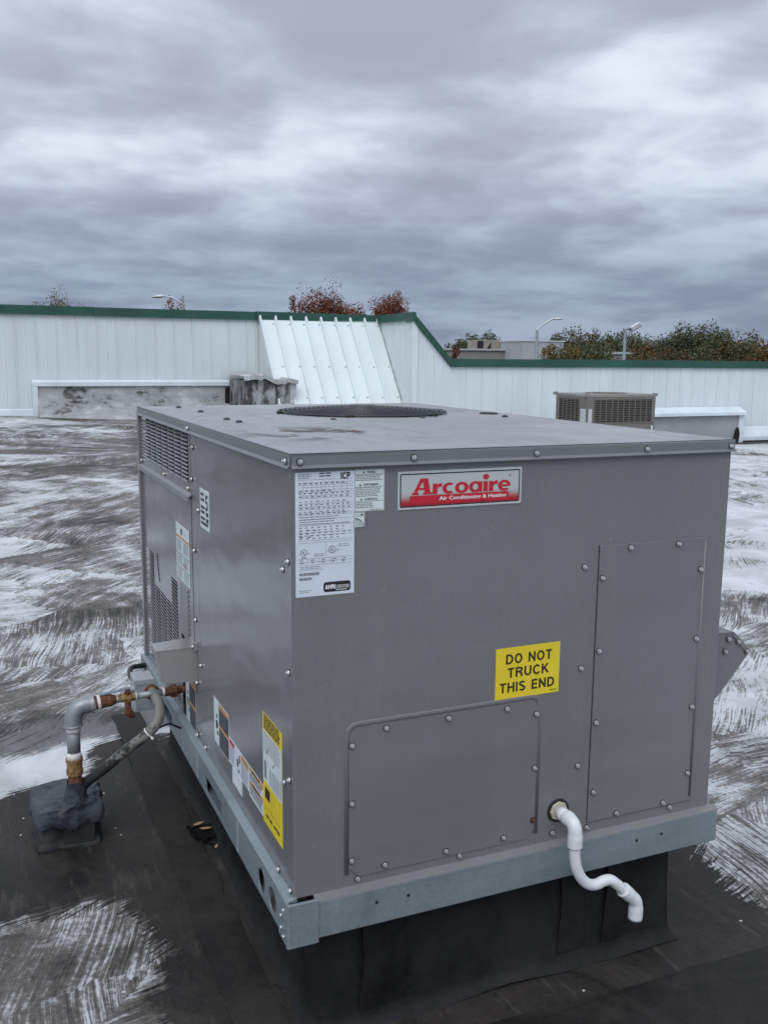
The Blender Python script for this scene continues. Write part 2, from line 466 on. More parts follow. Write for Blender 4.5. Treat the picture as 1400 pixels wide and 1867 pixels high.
    washc = N.mix(N.ss(q1, 0.3, 0.7), (0.105, 0.094, 0.085), (0.235, 0.221, 0.208))
    c = N.mix(N.math('MULTIPLY', wash, 0.9), dk1, washc)
    wh = N.mix(N.ss(q1, 0.25, 0.70), (0.44, 0.445, 0.46), (0.65, 0.665, 0.70))
    wh = N.mix(N.math('MULTIPLY', N.ss(q2, 0.46, 0.74), 0.5), wh, (0.40, 0.395, 0.395))
    c = N.mix(white, c, wh)
    # flecks of white paint on the bare part
    fl = N.n('ShaderNodeTexVoronoi'); fl.voronoi_dimensions = '2D'; N.l(pw, fl.inputs['Vector']); fl.inputs['Scale'].default_value = 6.5
    fm = N.math('MULTIPLY', N.ss(fl.outputs['Distance'], 0.018, 0.030, 1.0, 0.0), N.ss(N.sep(fl.outputs['Color'])[0], 0.72, 0.74))
    c = N.mix(N.math('MULTIPLY', fm, 0.9), c, (0.62, 0.63, 0.66))
    N.l(c, b.inputs['Base Color'])
    N.l(N.math('ADD', N.math('MULTIPLY', white, 0.10), N.ss(q1, 0.3, 0.7, 0.55, 0.75)), b.inputs['Roughness'])
    b.inputs['Specular IOR Level'].default_value = 0.25
    hgt = N.math('ADD', N.math('MULTIPLY', white, 0.5), N.math('MULTIPLY', q3, 0.5))
    hgt = N.math('ADD', hgt, N.math('MULTIPLY', q1, 1.6))
    bp = N.n('ShaderNodeBump'); bp.inputs['Strength'].default_value = 0.5; bp.inputs['Distance'].default_value = 0.008
    N.l(hgt, bp.inputs['Height']); N.l(bp.outputs[0], b.inputs['Normal'])
    MAT['roof_coating'] = mt


roof_mat()


def plate_mat():
    """printed brand plate: silver running down into red"""
    mt = bpy.data.materials.new('brand_print'); mt.use_nodes = True
    N = NT(mt.node_tree); b = mt.node_tree.nodes['Principled BSDF']
    t = N.n('ShaderNodeTexCoord').outputs['Object']
    z = N.sep(t)[2]
    c = N.mix(N.ss(z, 0.974, 1.000, 1.0, 0.0), (0.50, 0.54, 0.53), (0.42, 0.012, 0.03))
    N.l(c, b.inputs['Base Color']); b.inputs['Roughness'].default_value = 0.35; b.inputs['Metallic'].default_value = 0.1
    MAT['brand_print'] = mt


plate_mat()
pm('plate_silver', (0.55, 0.58, 0.57), 0.35, 0.2, 0.05, 20)

# ================================================================== mesh helpers


class MB:
    def __init__(s): s.v, s.f, s.m, s.sm = [], [], [], []
    def face(s, pts, mi=0, smooth=False):
        i = len(s.v); s.v += [tuple(p) for p in pts]; s.f.append(tuple(range(i, i + len(pts)))); s.m.append(mi); s.sm.append(smooth)
    def add(s, vs, fs, mi=0, smooth=False):
        i = len(s.v); s.v += [tuple(p) for p in vs]
        for q in fs: s.f.append(tuple(i + k for k in q)); s.m.append(mi); s.sm.append(smooth)
    def box(s, x0, x1, y0, y1, z0, z1, mi=0):
        s.hexa([(x0, y0, z0), (x1, y0, z0), (x1, y1, z0), (x0, y1, z0), (x0, y0, z1), (x1, y0, z1), (x1, y1, z1), (x0, y1, z1)], mi)
    def hexa(s, c, mi=0):
        s.add(c, [(0, 3, 2, 1), (4, 5, 6, 7), (0, 1, 5, 4), (1, 2, 6, 5), (2, 3, 7, 6), (3, 0, 4, 7)], mi)
    def prism(s, poly, d, mi=0):
        """poly: list of 3d points, d: extrusion vector"""
        n = len(poly); d = Vector(d)
        a = [Vector(p) for p in poly]; b = [p + d for p in a]
        s.add(a + b, [tuple(range(n))[::-1], tuple(range(n, 2 * n))] + [(i, (i + 1) % n, n + (i + 1) % n, n + i) for i in range(n)], mi)
    def tube(s, path, r, n=12, mi=0, cap=True, smooth=True):
        P = [Vector(p) for p in path]; k = len(P)
        rr = [r] * k if not hasattr(r, '__len__') else list(r)
        vs, fs = [], []
        t0 = (P[1] - P[0]).normalized()
        ref = Vector((0, 0, 1)) if abs(t0.z) < 0.9 else Vector((1, 0, 0))
        nrm = (ref - t0 * ref.dot(t0)).normalized()
        for i in range(k):
            t = (P[min(i + 1, k - 1)] - P[max(i - 1, 0)])
            t = t.normalized() if t.length > 1e-9 else t0
            nrm = (nrm - t * nrm.dot(t)).normalized(); bn = t.cross(nrm)
            for j in range(n):
                a = 2 * math.pi * j / n
                vs.append(P[i] + nrm * (math.cos(a) * rr[i]) + bn * (math.sin(a) * rr[i]))
        for i in range(k - 1):
            for j in range(n):
                fs.append((i * n + j, i * n + (j + 1) % n, (i + 1) * n + (j + 1) % n, (i + 1) * n + j))
        base = len(s.v)
        s.add(vs, fs, mi, smooth)
        if cap:
            s.f.append(tuple(base + j for j in range(n))[::-1]); s.m.append(mi); s.sm.append(False)
            s.f.append(tuple(base + (k - 1) * n + j for j in range(n))); s.m.append(mi); s.sm.append(False)
    def ring(s, c, r, w, n=40, axis='z', mi=0, k=6):
        """torus"""
        vs, fs = [], []
        for i in range(n):
            a = 2 * math.pi * i / n
            for j in range(k):
                b = 2 * math.pi * j / k
                rad = r + w * math.cos(b); h = w * math.sin(b)
                q = (rad * math.cos(a), rad * math.sin(a), h)
                if axis == 'y': q = (q[0], q[2], q[1])
                if axis == 'x': q = (q[2], q[0], q[1])
                vs.append((c[0] + q[0], c[1] + q[1], c[2] + q[2]))
        for i in range(n):
            for j in range(k):
                fs.append((i * k + j, ((i + 1) % n) * k + j, ((i + 1) % n) * k + (j + 1) % k, i * k + (j + 1) % k))
        s.add(vs, fs, mi, True)
    def mesh(s, name, mats):
        me = bpy.data.meshes.new(name)
        me.from_pydata(s.v, [], s.f)
        for q in ([mats] if isinstance(mats, str) else mats): me.materials.append(MAT[q])
        me.polygons.foreach_set('material_index', s.m)
        me.polygons.foreach_set('use_smooth', s.sm)
        me.update()
        return me
    def build(s, name, mats, parent=None, bevel=0.0, loc=None):
        return link(name, s.mesh(name, mats), parent, bevel, loc)


def link(name, me, parent=None, bevel=0.0, loc=None):
    o = bpy.data.objects.new(name, me)
    COL.objects.link(o)
    if parent is not None: o.parent = parent
    if loc is not None: o.location = loc
    if bevel:
        bm = bmesh.new(); bm.from_mesh(me); bmesh.ops.remove_doubles(bm, verts=bm.verts, dist=1e-6)
        bmesh.ops.recalc_face_normals(bm, faces=bm.faces); bm.to_mesh(me); bm.free()
        md = o.modifiers.new('bevel', 'BEVEL'); md.width = bevel; md.segments = 2; md.limit_method = 'ANGLE'; md.angle_limit = R(40)
        me.polygons.foreach_set('use_smooth', [False] * len(me.polygons))
    return o


def empty(name, label, cat, loc=(0, 0, 0), group=None):
    o = bpy.data.objects.new(name, None); o.empty_display_size = 0.1
    COL.objects.link(o); o.location = loc
    tag(o, label, cat, group)
    return o


def tag(o, label, cat, group=None):
    o['label'] = label; o['category'] = cat
    if group: o['group'] = group
    return o


def catmull(pts, n=8):
    P = [Vector(p) for p in pts]; out = []
    for i in range(len(P) - 1):
        a, b_, c, d = P[max(i - 1, 0)], P[i], P[i + 1], P[min(i + 2, len(P) - 1)]
        for k in range(n):
            t = k / n
            out.append(0.5 * ((2 * b_) + (c - a) * t + (2 * a - 5 * b_ + 4 * c - d) * t * t + (3 * b_ - a - 3 * c + d) * t ** 3))
    out.append(P[-1])
    return out


def fill2d(loops, thick=0.0):
    """flat filled shape with holes -> verts (u,v,w), faces"""
    cu_ = bpy.data.curves.new('shape', 'CURVE'); cu_.dimensions = '2D'; cu_.fill_mode = 'BOTH'; cu_.extrude = thick / 2
    for lp in loops:
        sp = cu_.splines.new('POLY'); sp.points.add(len(lp) - 1); sp.use_cyclic_u = True
        for q, (u, v) in zip(sp.points, lp): q.co = (u, v, 0, 1)
    ob = bpy.data.objects.new('shape', cu_); COL.objects.link(ob)
    bpy.context.view_layer.update()
    me = bpy.data.meshes.new_from_object(ob.evaluated_get(bpy.context.evaluated_depsgraph_get()))
    vs = [tuple(v.co) for v in me.vertices]; fs = [tuple(p.vertices) for p in me.polygons]
    bpy.data.objects.remove(ob); bpy.data.curves.remove(cu_); bpy.data.meshes.remove(me)
    return vs, fs


_tc = {}


def text2d(body, bold=0.0, spacing=1.0):
    key = (body, bold, spacing)
    if key in _tc: return _tc[key]
    cu_ = bpy.data.curves.new('lettering', 'FONT'); cu_.body = body; cu_.size = 1; cu_.offset = bold; cu_.space_character = spacing
    cu_.resolution_u = 3
    ob = bpy.data.objects.new('lettering', cu_); COL.objects.link(ob)
    bpy.context.view_layer.update()
    me = bpy.data.meshes.new_from_object(ob.evaluated_get(bpy.context.evaluated_depsgraph_get()))
    vs = np.array([v.co[:2] for v in me.vertices]); fs = [tuple(p.vertices) for p in me.polygons]
    bpy.data.objects.remove(ob); bpy.data.curves.remove(cu_); bpy.data.meshes.remove(me)
    lo, hi = vs.min(0), vs.max(0)
    vs = (vs - lo) / (hi - lo)          # unit box; callers give the true width and height
    _tc[key] = (vs, fs, (hi - lo)[0] / (hi - lo)[1])
    return _tc[key]


def _arc(cx_, cy_, rx, ry, a0, a1, n=12):
    return [(cx_ + rx * math.cos(math.radians(a0 + (a1 - a0) * i / n)), cy_ + ry * math.sin(math.radians(a0 + (a1 - a0) * i / n))) for i in range(n + 1)]


# plain bold capitals as strokes in a box of height 1: (advance width, strokes)
SW = 0.185
_h = SW / 2
LET = {
    'D': (0.74, [[(_h, 0), (_h, 1)], [(_h, 1 - _h), (0.32, 1 - _h)] + _arc(0.32, 0.5, 0.34, 0.5 - _h, 90, -90)[1:] + [(_h, _h)]]),
    'O': (0.80, [_arc(0.40, 0.5, 0.40 - _h, 0.5 - _h + 0.01, 90, 452, 28)]),
    'N': (0.73, [[(_h, 0), (_h, 1)], [(0.73 - _h, 0), (0.73 - _h, 1)], [(_h, 1 - _h * 1.2), (0.73 - _h, _h * 1.2)]]),
    'T': (0.64, [[(0, 1 - _h), (0.64, 1 - _h)], [(0.32, 0), (0.32, 1 - _h)]]),
    'R': (0.74, [[(_h, 0), (_h, 1)], [(_h, 1 - _h), (0.44, 1 - _h)] + _arc(0.44, 0.73, 0.19, 0.27 - _h, 90, -90)[1:] + [(_h, 0.46 + _h - 0.08)], [(0.42, 0.42), (0.60, 0.34), (0.62, 0.12), (0.66, 0.0)]]),
    'U': (0.72, [[(_h, 1)] + _arc(0.36, 0.36, 0.36 - _h, 0.36 - _h, 180, 360) + [(0.72 - _h, 1)]]),
    'C': (0.76, [_arc(0.40, 0.5, 0.40 - _h, 0.5 - _h + 0.01, 38, 322, 24)]),
    'K': (0.72, [[(_h, 0), (_h, 1)], [(_h, 0.36), (0.62, 0.98)], [(0.30, 0.56), (0.66, 0.02)]]),
    'H': (0.72, [[(_h, 0), (_h, 1)], [(0.72 - _h, 0), (0.72 - _h, 1)], [(_h, 0.52), (0.72 - _h, 0.52)]]),
    'I': (0.17, [[(_h, 0), (_h, 1)]]),
    'S': (0.68, [_arc(0.34, 0.735, 0.34 - _h, 0.265 - _h + 0.01, 25, 250, 14) + _arc(0.34, 0.275, 0.34 - _h, 0.275 - _h + 0.01, 75, -155, 14)]),
    'E': (0.62, [[(_h, 0), (_h, 1)], [(_h, 1 - _h), (0.61, 1 - _h)], [(_h, 0.52), (0.57, 0.52)], [(_h, _h), (0.62, _h)]]),
    'A': (0.72, [[(_h * 0.6, 0), (0.36, 0.97)], [(0.72 - _h * 0.6, 0), (0.36, 0.97)], [(0.14, 0.30), (0.58, 0.30)]]),
    'P': (0.68, [[(_h, 0), (_h, 1)], [(_h, 1 - _h), (0.40, 1 - _h)] + _arc(0.40, 0.71, 0.20, 0.29 - _h, 90, -90)[1:] + [(_h, 0.50)]]),
    'F': (0.58, [[(_h, 0), (_h, 1)], [(_h, 1 - _h), (0.58, 1 - _h)], [(_h, 0.50), (0.52, 0.50)]]),
}


def stroke_poly(path, sw):
    """outline of a mitred polyline"""
    P_ = [Vector(q) for q in path]; n = len(P_); Lf, Rt = [], []
    for i in range(n):
        d0 = (P_[i] - P_[max(i - 1, 0)]) if i else (P_[1] - P_[0])
        d1 = (P_[min(i + 1, n - 1)] - P_[i]) if i < n - 1 else (P_[-1] - P_[-2])
        n0 = Vector((-d0.y, d0.x)).normalized(); n1 = Vector((-d1.y, d1.x)).normalized()
        mv = (n0 + n1); mv = mv.normalized() if mv.length > 1e-6 else n0
        k = min(1.8, 1.0 / max(0.3, mv.dot(n0)))
        Lf.append(P_[i] + mv * (sw / 2 * k)); Rt.append(P_[i] - mv * (sw / 2 * k))
    return Lf, Rt


class Print:
    """collects flat print on a plane; pos(u, v, lift) -> 3d"""
    def __init__(s, pos): s.pos = pos; s.mb = {}
    def _m(s, mat): return s.mb.setdefault(mat, MB())
    def rect(s, u0, u1, v0, v1, mat, lift=0.0009):
        s._m(mat).face([s.pos(u0, v0, lift), s.pos(u1, v0, lift), s.pos(u1, v1, lift), s.pos(u0, v1, lift)])
    def poly(s, pts, mat, lift=0.0009):
        s._m(mat).face([s.pos(u, v, lift) for u, v in pts])
    def shape(s, loops, mat, lift=0.0009):
        vs, fs = fill2d(loops); s._m(mat).add([s.pos(u, v, lift) for u, v, _ in vs], fs)
    def text(s, body, u, v, h, w=None, mat='print_black', bold=0.0, lift=0.0011, align='l', spacing=1.0):
        vs, fs, asp = text2d(body, bold, spacing)
        if w is None: w = asp * h
        if align == 'c': u = u - w / 2
        if align == 'r': u = u - w
        s._m(mat).add([s.pos(u + a * w, v + b_ * h, lift) for a, b_ in vs], fs)
    def caps(s, body, u, v, h, w, mat='print_black', sw=SW, lift=0.0011):
        gap = 0.15; adv = [0.34 if ch == ' ' else LET[ch][0] for ch in body]
        tot = sum(adv) + gap * (len(body) - 1); k = w / tot; x_ = 0.0; li = lift
        for ch, ad in zip(body, adv):
            if ch != ' ':
                for st in LET[ch][1]:
                    Lf, Rt = stroke_poly(st, sw); li += 0.000012
                    for i in range(len(Lf) - 1):
                        s._m(mat).face([s.pos(u + (x_ + q.x) * k, v + q.y * h, li) for q in (Lf[i], Lf[i + 1], Rt[i + 1], Rt[i])])
            x_ += ad + gap
    def lines(s, u0, u1, v0, v1, pitch, h, mat='print_grey', rag=0.2, word=(0.004, 0.012), gap=0.0015, rnd=random, lift=0.0009):
        """rows of print too small to read"""
        v = v1 - h
        while v >= v0:
            u = u0; end = u1 - (u1 - u0) * rag * rnd.random()
            while u < end:
                w = rnd.uniform(*word); w = min(w, end - u)
                if w > 0.0008: s.rect(u, u + w, v, v + h, mat, lift)
                u += w + gap
            v -= pitch
    def build(s, parent, name='print'):
        for mat, mb in s.mb.items(): mb.build(name, mat, parent)['kind'] = 'stuff'


def circ(cx, cy, rx, ry=None, n=32, a0=0, a1=360):
    ry = rx if ry is None else ry
    return [(cx + rx * math.cos(R(a0 + (a1 - a0) * i / n)), cy + ry * math.sin(R(a0 + (a1 - a0) * i / n))) for i in range(n + (0 if a1 - a0 == 360 else 1))]


# ================================================================== ground and roof
GZ = -6.0


def roof_z(x, y):
    t = min(max((y - 3.0) / 11.0, 0), 1.05)
    t = t * t * (3 - 2 * min(t, 1)) * 0.35 + t * 0.65
    return -0.30 + 0.64 * t * min(max(1 - x / 13.0, 0), 1.15)


g = MB(); g.face([(-900, -900, GZ), (1500, -900, GZ), (1500, 1500, GZ), (-900, 1500, GZ)])
pm('ground_asphalt', (0.05, 0.05, 0.052), 0.9, 0, 0.2, 0.05)
go = g.build('ground', 'ground_asphalt'); go['kind'] = 'structure'

rb = MB()
xs = np.concatenate([np.arange(-9, -2, 0.5), np.arange(-2, 4, 0.06), np.arange(4, 22.1, 0.4)])
ys = np.concatenate([np.arange(-8, -1.5, 0.5), np.arange(-1.5, 5, 0.06), np.arange(5, 14.3, 0.3)])
vs = []
for y in ys:
    for x in xs:
        bmp = 0.010 * mnoise.noise(Vector((x * 1.3, y * 1.3, 0.5))) + 0.004 * mnoise.noise(Vector((x * 4.1, y * 4.1, 2.5)))
        vs.append((x, y, roof_z(x, y) + bmp))
nx, ny = len(xs), len(ys)
rb.add(vs, [(j * nx + i, j * nx + i + 1, (j + 1) * nx + i + 1, (j + 1) * nx + i) for j in range(ny - 1) for i in range(nx - 1)], 0, True)
ro = rb.build('flat_roof', 'roof_coating'); ro['kind'] = 'structure'
# walls of the building below the roof deck
bw = MB(); bw.box(-9, 22, -8, 14.3, GZ, -0.5)
bo = bw.build('building_walls', 'bldg_beige', ro)

# lapped membrane sheets on the bare part of the roof


def ragged(poly, step=0.06, amp=0.012, seed=0.0):
    out = []
    for i in range(len(poly)):
        a, b_ = Vector(poly[i]), Vector(poly[(i + 1) % len(poly)])
        n = max(1, int((b_ - a).length / step))
        for k in range(n):
            q = a.lerp(b_, k / n)
            out.append((q.x + amp * mnoise.noise(Vector((q.x * 9, q.y * 9, seed))), q.y + amp * mnoise.noise(Vector((q.x * 9, q.y * 9, seed + 7)))))
    return out


for i, (poly, mat, dz_) in enumerate([
        ([(-0.10, -0.9), (0.02, -0.9), (0.03, 2.3), (-0.09, 2.3)], 'membrane_patch', 0.006),
        ([(0.02, -0.55), (1.40, -0.55), (1.38, -0.10), (0.02, -0.06)], 'membrane_patch', 0.009)]):
    lp = ragged(poly, seed=i * 3.3)
    v2, f2 = fill2d([lp])
    s_ = MB(); s_.add([(u, v, roof_z(u, v) + dz_ + 0.010 * mnoise.noise(Vector((u * 1.3, v * 1.3, 0.5)))) for u, v, _ in v2], f2, 0, True)
    s_.build('membrane_sheet', mat, ro)

# ================================================================== the parapet walls
YW, YR, XC = 14.0, 12.49, 6.178
ZT, ZE = 2.02, 1.27           # tops of the high and low walls
CH = 0.135                    # depth of the green coping


def wall_panel(parent, a, b_, zlo, zt0, zt1, out, ribs=True):
    """one ribbed sheet from a to b (xy), bottom zlo, top zt0..zt1; out = outward xy normal"""
    a, b_, o = Vector(a), Vector(b_), Vector(out)
    d = (b_ - a); L_ = d.length; d.normalize()
    prof = [(0, 0.0), (0.006, 0.008), (0.024, 0.008), (0.030, 0.0), (L_ * 0.5 - 0.012, 0.0), (L_ * 0.5 - 0.006, 0.004), (L_ * 0.5 + 0.006, 0.004), (L_ * 0.5 + 0.012, 0.0), (L_, 0.0)]
    mb = MB(); vs_, fs_ = [], []
    for s_, h_ in prof:
        q = a + d * s_ + o * h_
        zt = zt0 + (zt1 - zt0) * s_ / L_
        vs_ += [(q.x, q.y, zlo), (q.x, q.y, zt)]
    for i in range(len(prof) - 1):
        fs_.append((2 * i, 2 * i + 2, 2 * i + 3, 2 * i + 1))
    mb.add(vs_, fs_)
    # sheet edge returns to the framing behind
    q0, q1 = a - o * 0.02, b_ - o * 0.02
    mb.add([(q0.x, q0.y, zlo), (q1.x, q1.y, zlo), (q1.x, q1.y, zt1), (q0.x, q0.y, zt0)], [(0, 1, 2, 3)])
    return mb.build('panel', 'wall_white', parent)


def coping(parent, a, b_, za, zb, out, over=0.035, back=0.30, joint=True):
    a, b_, o = Vector(a), Vector(b_), Vector(out)
    dd = (b_ - a).normalized(); 
    p0, p1 = a + o * over, b_ + o * over
    q0, q1 = a - o * back, b_ - o * back
    mb = MB()
    mb.hexa([(p0.x, p0.y, za - CH), (p1.x, p1.y, zb - CH), (q1.x, q1.y, zb - CH), (q0.x, q0.y, za - CH),
             (p0.x, p0.y, za), (p1.x, p1.y, zb), (q1.x, q1.y, zb), (q0.x, q0.y, za)])
    # hemmed drip edge
    e0, e1 = a + o * (over + 0.012), b_ + o * (over + 0.012)
    mb.hexa([(e0.x, e0.y, za - CH - 0.004), (e1.x, e1.y, zb - CH - 0.004), (p1.x, p1.y, zb - CH - 0.004), (p0.x, p0.y, za - CH - 0.004),
             (e0.x, e0.y, za - CH + 0.010), (e1.x, e1.y, zb - CH + 0.010), (p1.x, p1.y, zb - CH + 0.018), (p0.x, p0.y, za - CH + 0.018)])
    return mb.build('coping', 'coping_green', parent)


lw = empty('parapet_wall', 'tall white ribbed metal parapet with green coping at the back left', 'wall', (0, 0, 0))
x = -6.0
pw_ = 0.305
while x < XC - 0.01:
    x1 = min(x + pw_, XC)
    zb_ = roof_z((x + x1) / 2, YW) - 0.02
    wall_panel(lw, (x, YW), (x1 - 0.002, YW), zb_, ZT - 0.06, ZT - 0.06, (0, -1))
    x += pw_
coping(lw, (-6.0, YW), (-2.2, YW), ZT, ZT, (0, -1))
coping(lw, (-2.197, YW), (1.29, YW), ZT + 0.004, ZT + 0.004, (0, -1))
coping(lw, (1.293, YW), (3.93, YW), ZT, ZT, (0, -1))
# wall core
cb = MB(); cb.box(-6.0, XC + 0.1, YW + 0.022, YW + 0.28, -0.6, ZT - 0.15); cb.build('core', 'bldg_beige', lw)
# bottom flashing left of the tarred base
fb = MB(); fb.hexa([(-6, YW - 0.05, 0.30), (0.33, YW - 0.05, 0.30), (0.33, YW - 0.014, 0.30), (-6, YW - 0.014, 0.30),
                    (-6, YW - 0.03, 0.42), (0.33, YW - 0.03, 0.42), (0.33, YW - 0.014, 0.44), (-6, YW - 0.014, 0.44)])
fb.build('base_flashing', 'trim_white', lw)
# tarred base under the ledge trim, with its white frame
tb = MB()
nU, nV = 60, 14
vv = []
for j in range(nV + 1):
    for i in range(nU + 1):
        u = 0.40 + (3.72 - 0.40) * i / nU; w = j / nV
        z = roof_z(u, 13.7) - 0.02 + w * (0.79 - roof_z(u, 13.7) + 0.02)
        y = YW - 0.05 - 0.16 * (1 - w) ** 2.5 + 0.03 * mnoise.noise(Vector((u * 2.2, z * 4, 1.0))) * (1 - w)
        vv.append((u, y, z))
tb.add(vv, [(j * (nU + 1) + i, j * (nU + 1) + i + 1, (j + 1) * (nU + 1) + i + 1, (j + 1) * (nU + 1) + i) for j in range(nV) for i in range(nU)], 0, True)
tb.build('tarred_base', 'tarred', lw)
tf = MB()
tf.hexa([(0.32, YW - 0.085, 0.785), (3.74, YW - 0.085, 0.785), (3.74, YW - 0.014, 0.785), (0.32, YW - 0.014, 0.785),
         (0.32, YW - 0.085, 0.855), (3.74, YW - 0.085, 0.855), (3.74, YW - 0.014, 0.885), (0.32, YW - 0.014, 0.885)])
tf.build('ledge_trim', 'trim_white', lw, 0.004)
tf = MB(); tf.box(0.32, 0.40, YW - 0.082, YW - 0.014, 0.28, 0.784); tf.build('corner_trim', 'trim_white', lw, 0.004)
pp = MB(); pp.prism([(3.36, YW - 0.075, 0.50), (3.50, YW - 0.08, 0.48), (3.51, YW - 0.08, 0.75), (3.45, YW - 0.078, 0.78), (3.37, YW - 0.078, 0.74)], (0, 0.03, 0))
pp.build('tar_patch', 'membrane', lw)

# tar-daubed box at the foot of the sloping roof
tbx = empty('tarred_curb_box', 'low weathered box daubed with tar and silver coat under the sloped white roofing', 'curb box', (3.84, 13.12, 0.24))
cb = MB()
cb.box(-0.40, 0.42, -0.22, 0.80, -0.2, 0.66)
bm_o = cb.build('body', 'tarred_dark', tbx, 0.01)
cb = MB(); 
q = []
for i in range(17):
    u = -0.44 + 0.90 * i / 16
    q.append((u, -0.27 + 0.015 * random.uniform(-1, 1), 0.68 + 0.03 * random.uniform(-0.6, 1) + (0.06 if i < 8 else 0)))
top = [(u, 0.82, z + 0.02) for u, _, z in q]
vs_ = q + top + [(u, y, z - 0.07) for u, y, z in q]
cb.add(vs_, [(i, i + 1, 18 + i, 17 + i) for i in range(16)] + [(34 + i, 35 + i, i + 1, i) for i in range(16)])
cb.build('cap', 'tarred', tbx)
cb = MB(); cb.box(0.33, 0.435, -0.235, -0.222, -0.15, 0.62); cb.build('corner_strip', 'tarred', tbx)

# sloping standing-seam section
sl = empty('sloped_roofing', 'white standing seam metal roofing leaning against the tall parapet', 'metal roofing', (3.985, 12.85, 0.4))
SX0, SX1 = 3.985, 6.160
sx, sy, sz = 3.985, 12.85, 0.4
y_t, z_t, y_b, z_b = YW - 0.04, 1.93, 12.78, 0.36
sn = 8
for i in range(sn):
    a = SX0 + (SX1 - SX0) * i / sn; b_ = SX0 + (SX1 - SX0) * (i + 1) / sn - 0.003
    mb = MB()
    mb.prism([(a - sx, y_t - sy, z_t - sz), (b_ - sx, y_t - sy, z_t - sz), (b_ - sx, y_b - sy, z_b - sz), (a - sx, y_b - sy, z_b - sz)], (0, 0.012, -0.012))
    mb.build('panel', 'wall_white_slope', sl)
    mb = MB()
    nv = Vector((0, -(z_t - z_b), (y_t - y_b))); nv = Vector((0, nv.y, nv.z)).normalized()
    nv = Vector((0, -0.76, 0.65))
    w = 0.020
    for (o0, o1) in ((0, 0.035),):
        A = [Vector((a - sx - w, y_t - sy, z_t - sz)), Vector((a - sx + w, y_t - sy, z_t - sz)), Vector((a - sx + w, y_b - sy, z_b - sz)), Vector((a - sx - w, y_b - sy, z_b - sz))]
        B = [p + nv * 0.055 for p in A]
        B[0].x += 0.008; B[1].x -= 0.008; B[2].x -= 0.008; B[3].x += 0.008
        mb.hexa(A + B)
    mb.build('seam', 'wall_white_slope', sl)
    for t in (0.07, 0.52, 0.84):
        for k in (0.80, 0.97) if i % 3 != 1 else (0.86,):
            u = a + (b_ - a) * k
            P = Vector((u - sx, y_t + (y_b - y_t) * t - sy, z_t + (z_b - z_t) * t - sz))
            mb = MB(); mb.tube([P, P + nv * 0.008], [0.011, 0.009], 6)
            mb.build('screw', 'print_black', sl)
mb = MB()   # closing gusset on the left
mb.prism([(0 - 0.0, y_t - sy, z_t - sz), (0, y_b - sy, z_b - sz), (0, y_t - sy, z_b - sz)], (-0.01, 0, 0)); mb.build('gusset', 'wall_white', sl)
a = coping(sl, (3.933, YW), (XC - 0.06, YW), ZT + 0.008, ZT - 0.004, (0, -1), over=0.06)
a.location = (-sx, -sy, -sz)

# return wall and the right-hand wall
rw = empty('parapet_wall', 'white ribbed metal parapet stepping down under green coping on the right', 'wall', (0, 0, 0))
y = YW
k = 0
while y > YR + 0.02:
    y1 = max(y - 0.215, YR)
    wall_panel(rw, (XC, y), (XC, y1 + 0.002), 0.0, ZT - 0.06, ZT - 0.06, (-1, 0))
    y -= 0.215
cs = MB(); cs.box(XC - 0.016, XC + 0.07, YR - 0.016, YR + 0.04, 0.0, ZT - 0.06); cs.build('corner_trim', 'wall_white_slope', rw, 0.004)
XD = 6.86
x = XC + 0.072
while x < 21:
    x1 = x + pw_
    def ztop(xx):
        return ZE - 0.06 if xx > XD else ZT - 0.06 + (ZE - ZT) * (xx - XC) / (XD - XC)
    cuts = [x, x1] if not (x < XD < x1) else [x, XD, x1]
    for u0, u1 in zip(cuts[:-1], cuts[1:]):
        wall_panel(rw, (u0, YR), (u1 - 0.002, YR), -0.34, ztop(u0 + 1e-4), ztop(u1 - 1e-4), (0, -1))
    x = x1
cb = MB()
cb.prism([(XC + 0.02, YR + 0.022, -0.6), (21, YR + 0.022, -0.6), (21, YR + 0.022, ZE - 0.15), (XD, YR + 0.022, ZE - 0.15), (XC + 0.02, YR + 0.022, ZT - 0.15)], (0, 0.26, 0))
cb.build('core', 'bldg_beige', rw)
coping(rw, (XC, YW - 0.06), (XC, YR - 0.036), ZT - 0.003, ZT, (-1, 0), over=0.035, back=0.02)
coping(rw, (XC - 0.03, YR), (XD, YR), ZT - 0.002, ZE + 0.0, (0, -1), over=0.04)
for u0, u1, dzz in ((XD - 0.012, 9.326, 0.0), (9.33, 12.02, 0.004), (12.024, 14.9, 0.0), (14.903, 18.0, 0.004), (18.003, 21.0, 0.0)):
    coping(rw, (u0, YR), (u1, YR), ZE + dzz, ZE + dzz, (0, -1))
fb = MB(); fb.hexa([(13.30, YR - 0.10, -0.27), (21, YR - 0.10, -0.27), (21, YR - 0.014, -0.27), (13.30, YR - 0.014, -0.27),
                    (13.30, YR - 0.10, -0.20), (21, YR - 0.10, -0.20), (21, YR - 0.014, 0.00), (13.30, YR - 0.014, 0.00)])
fb.build('base_flashing', 'trim_white', rw)
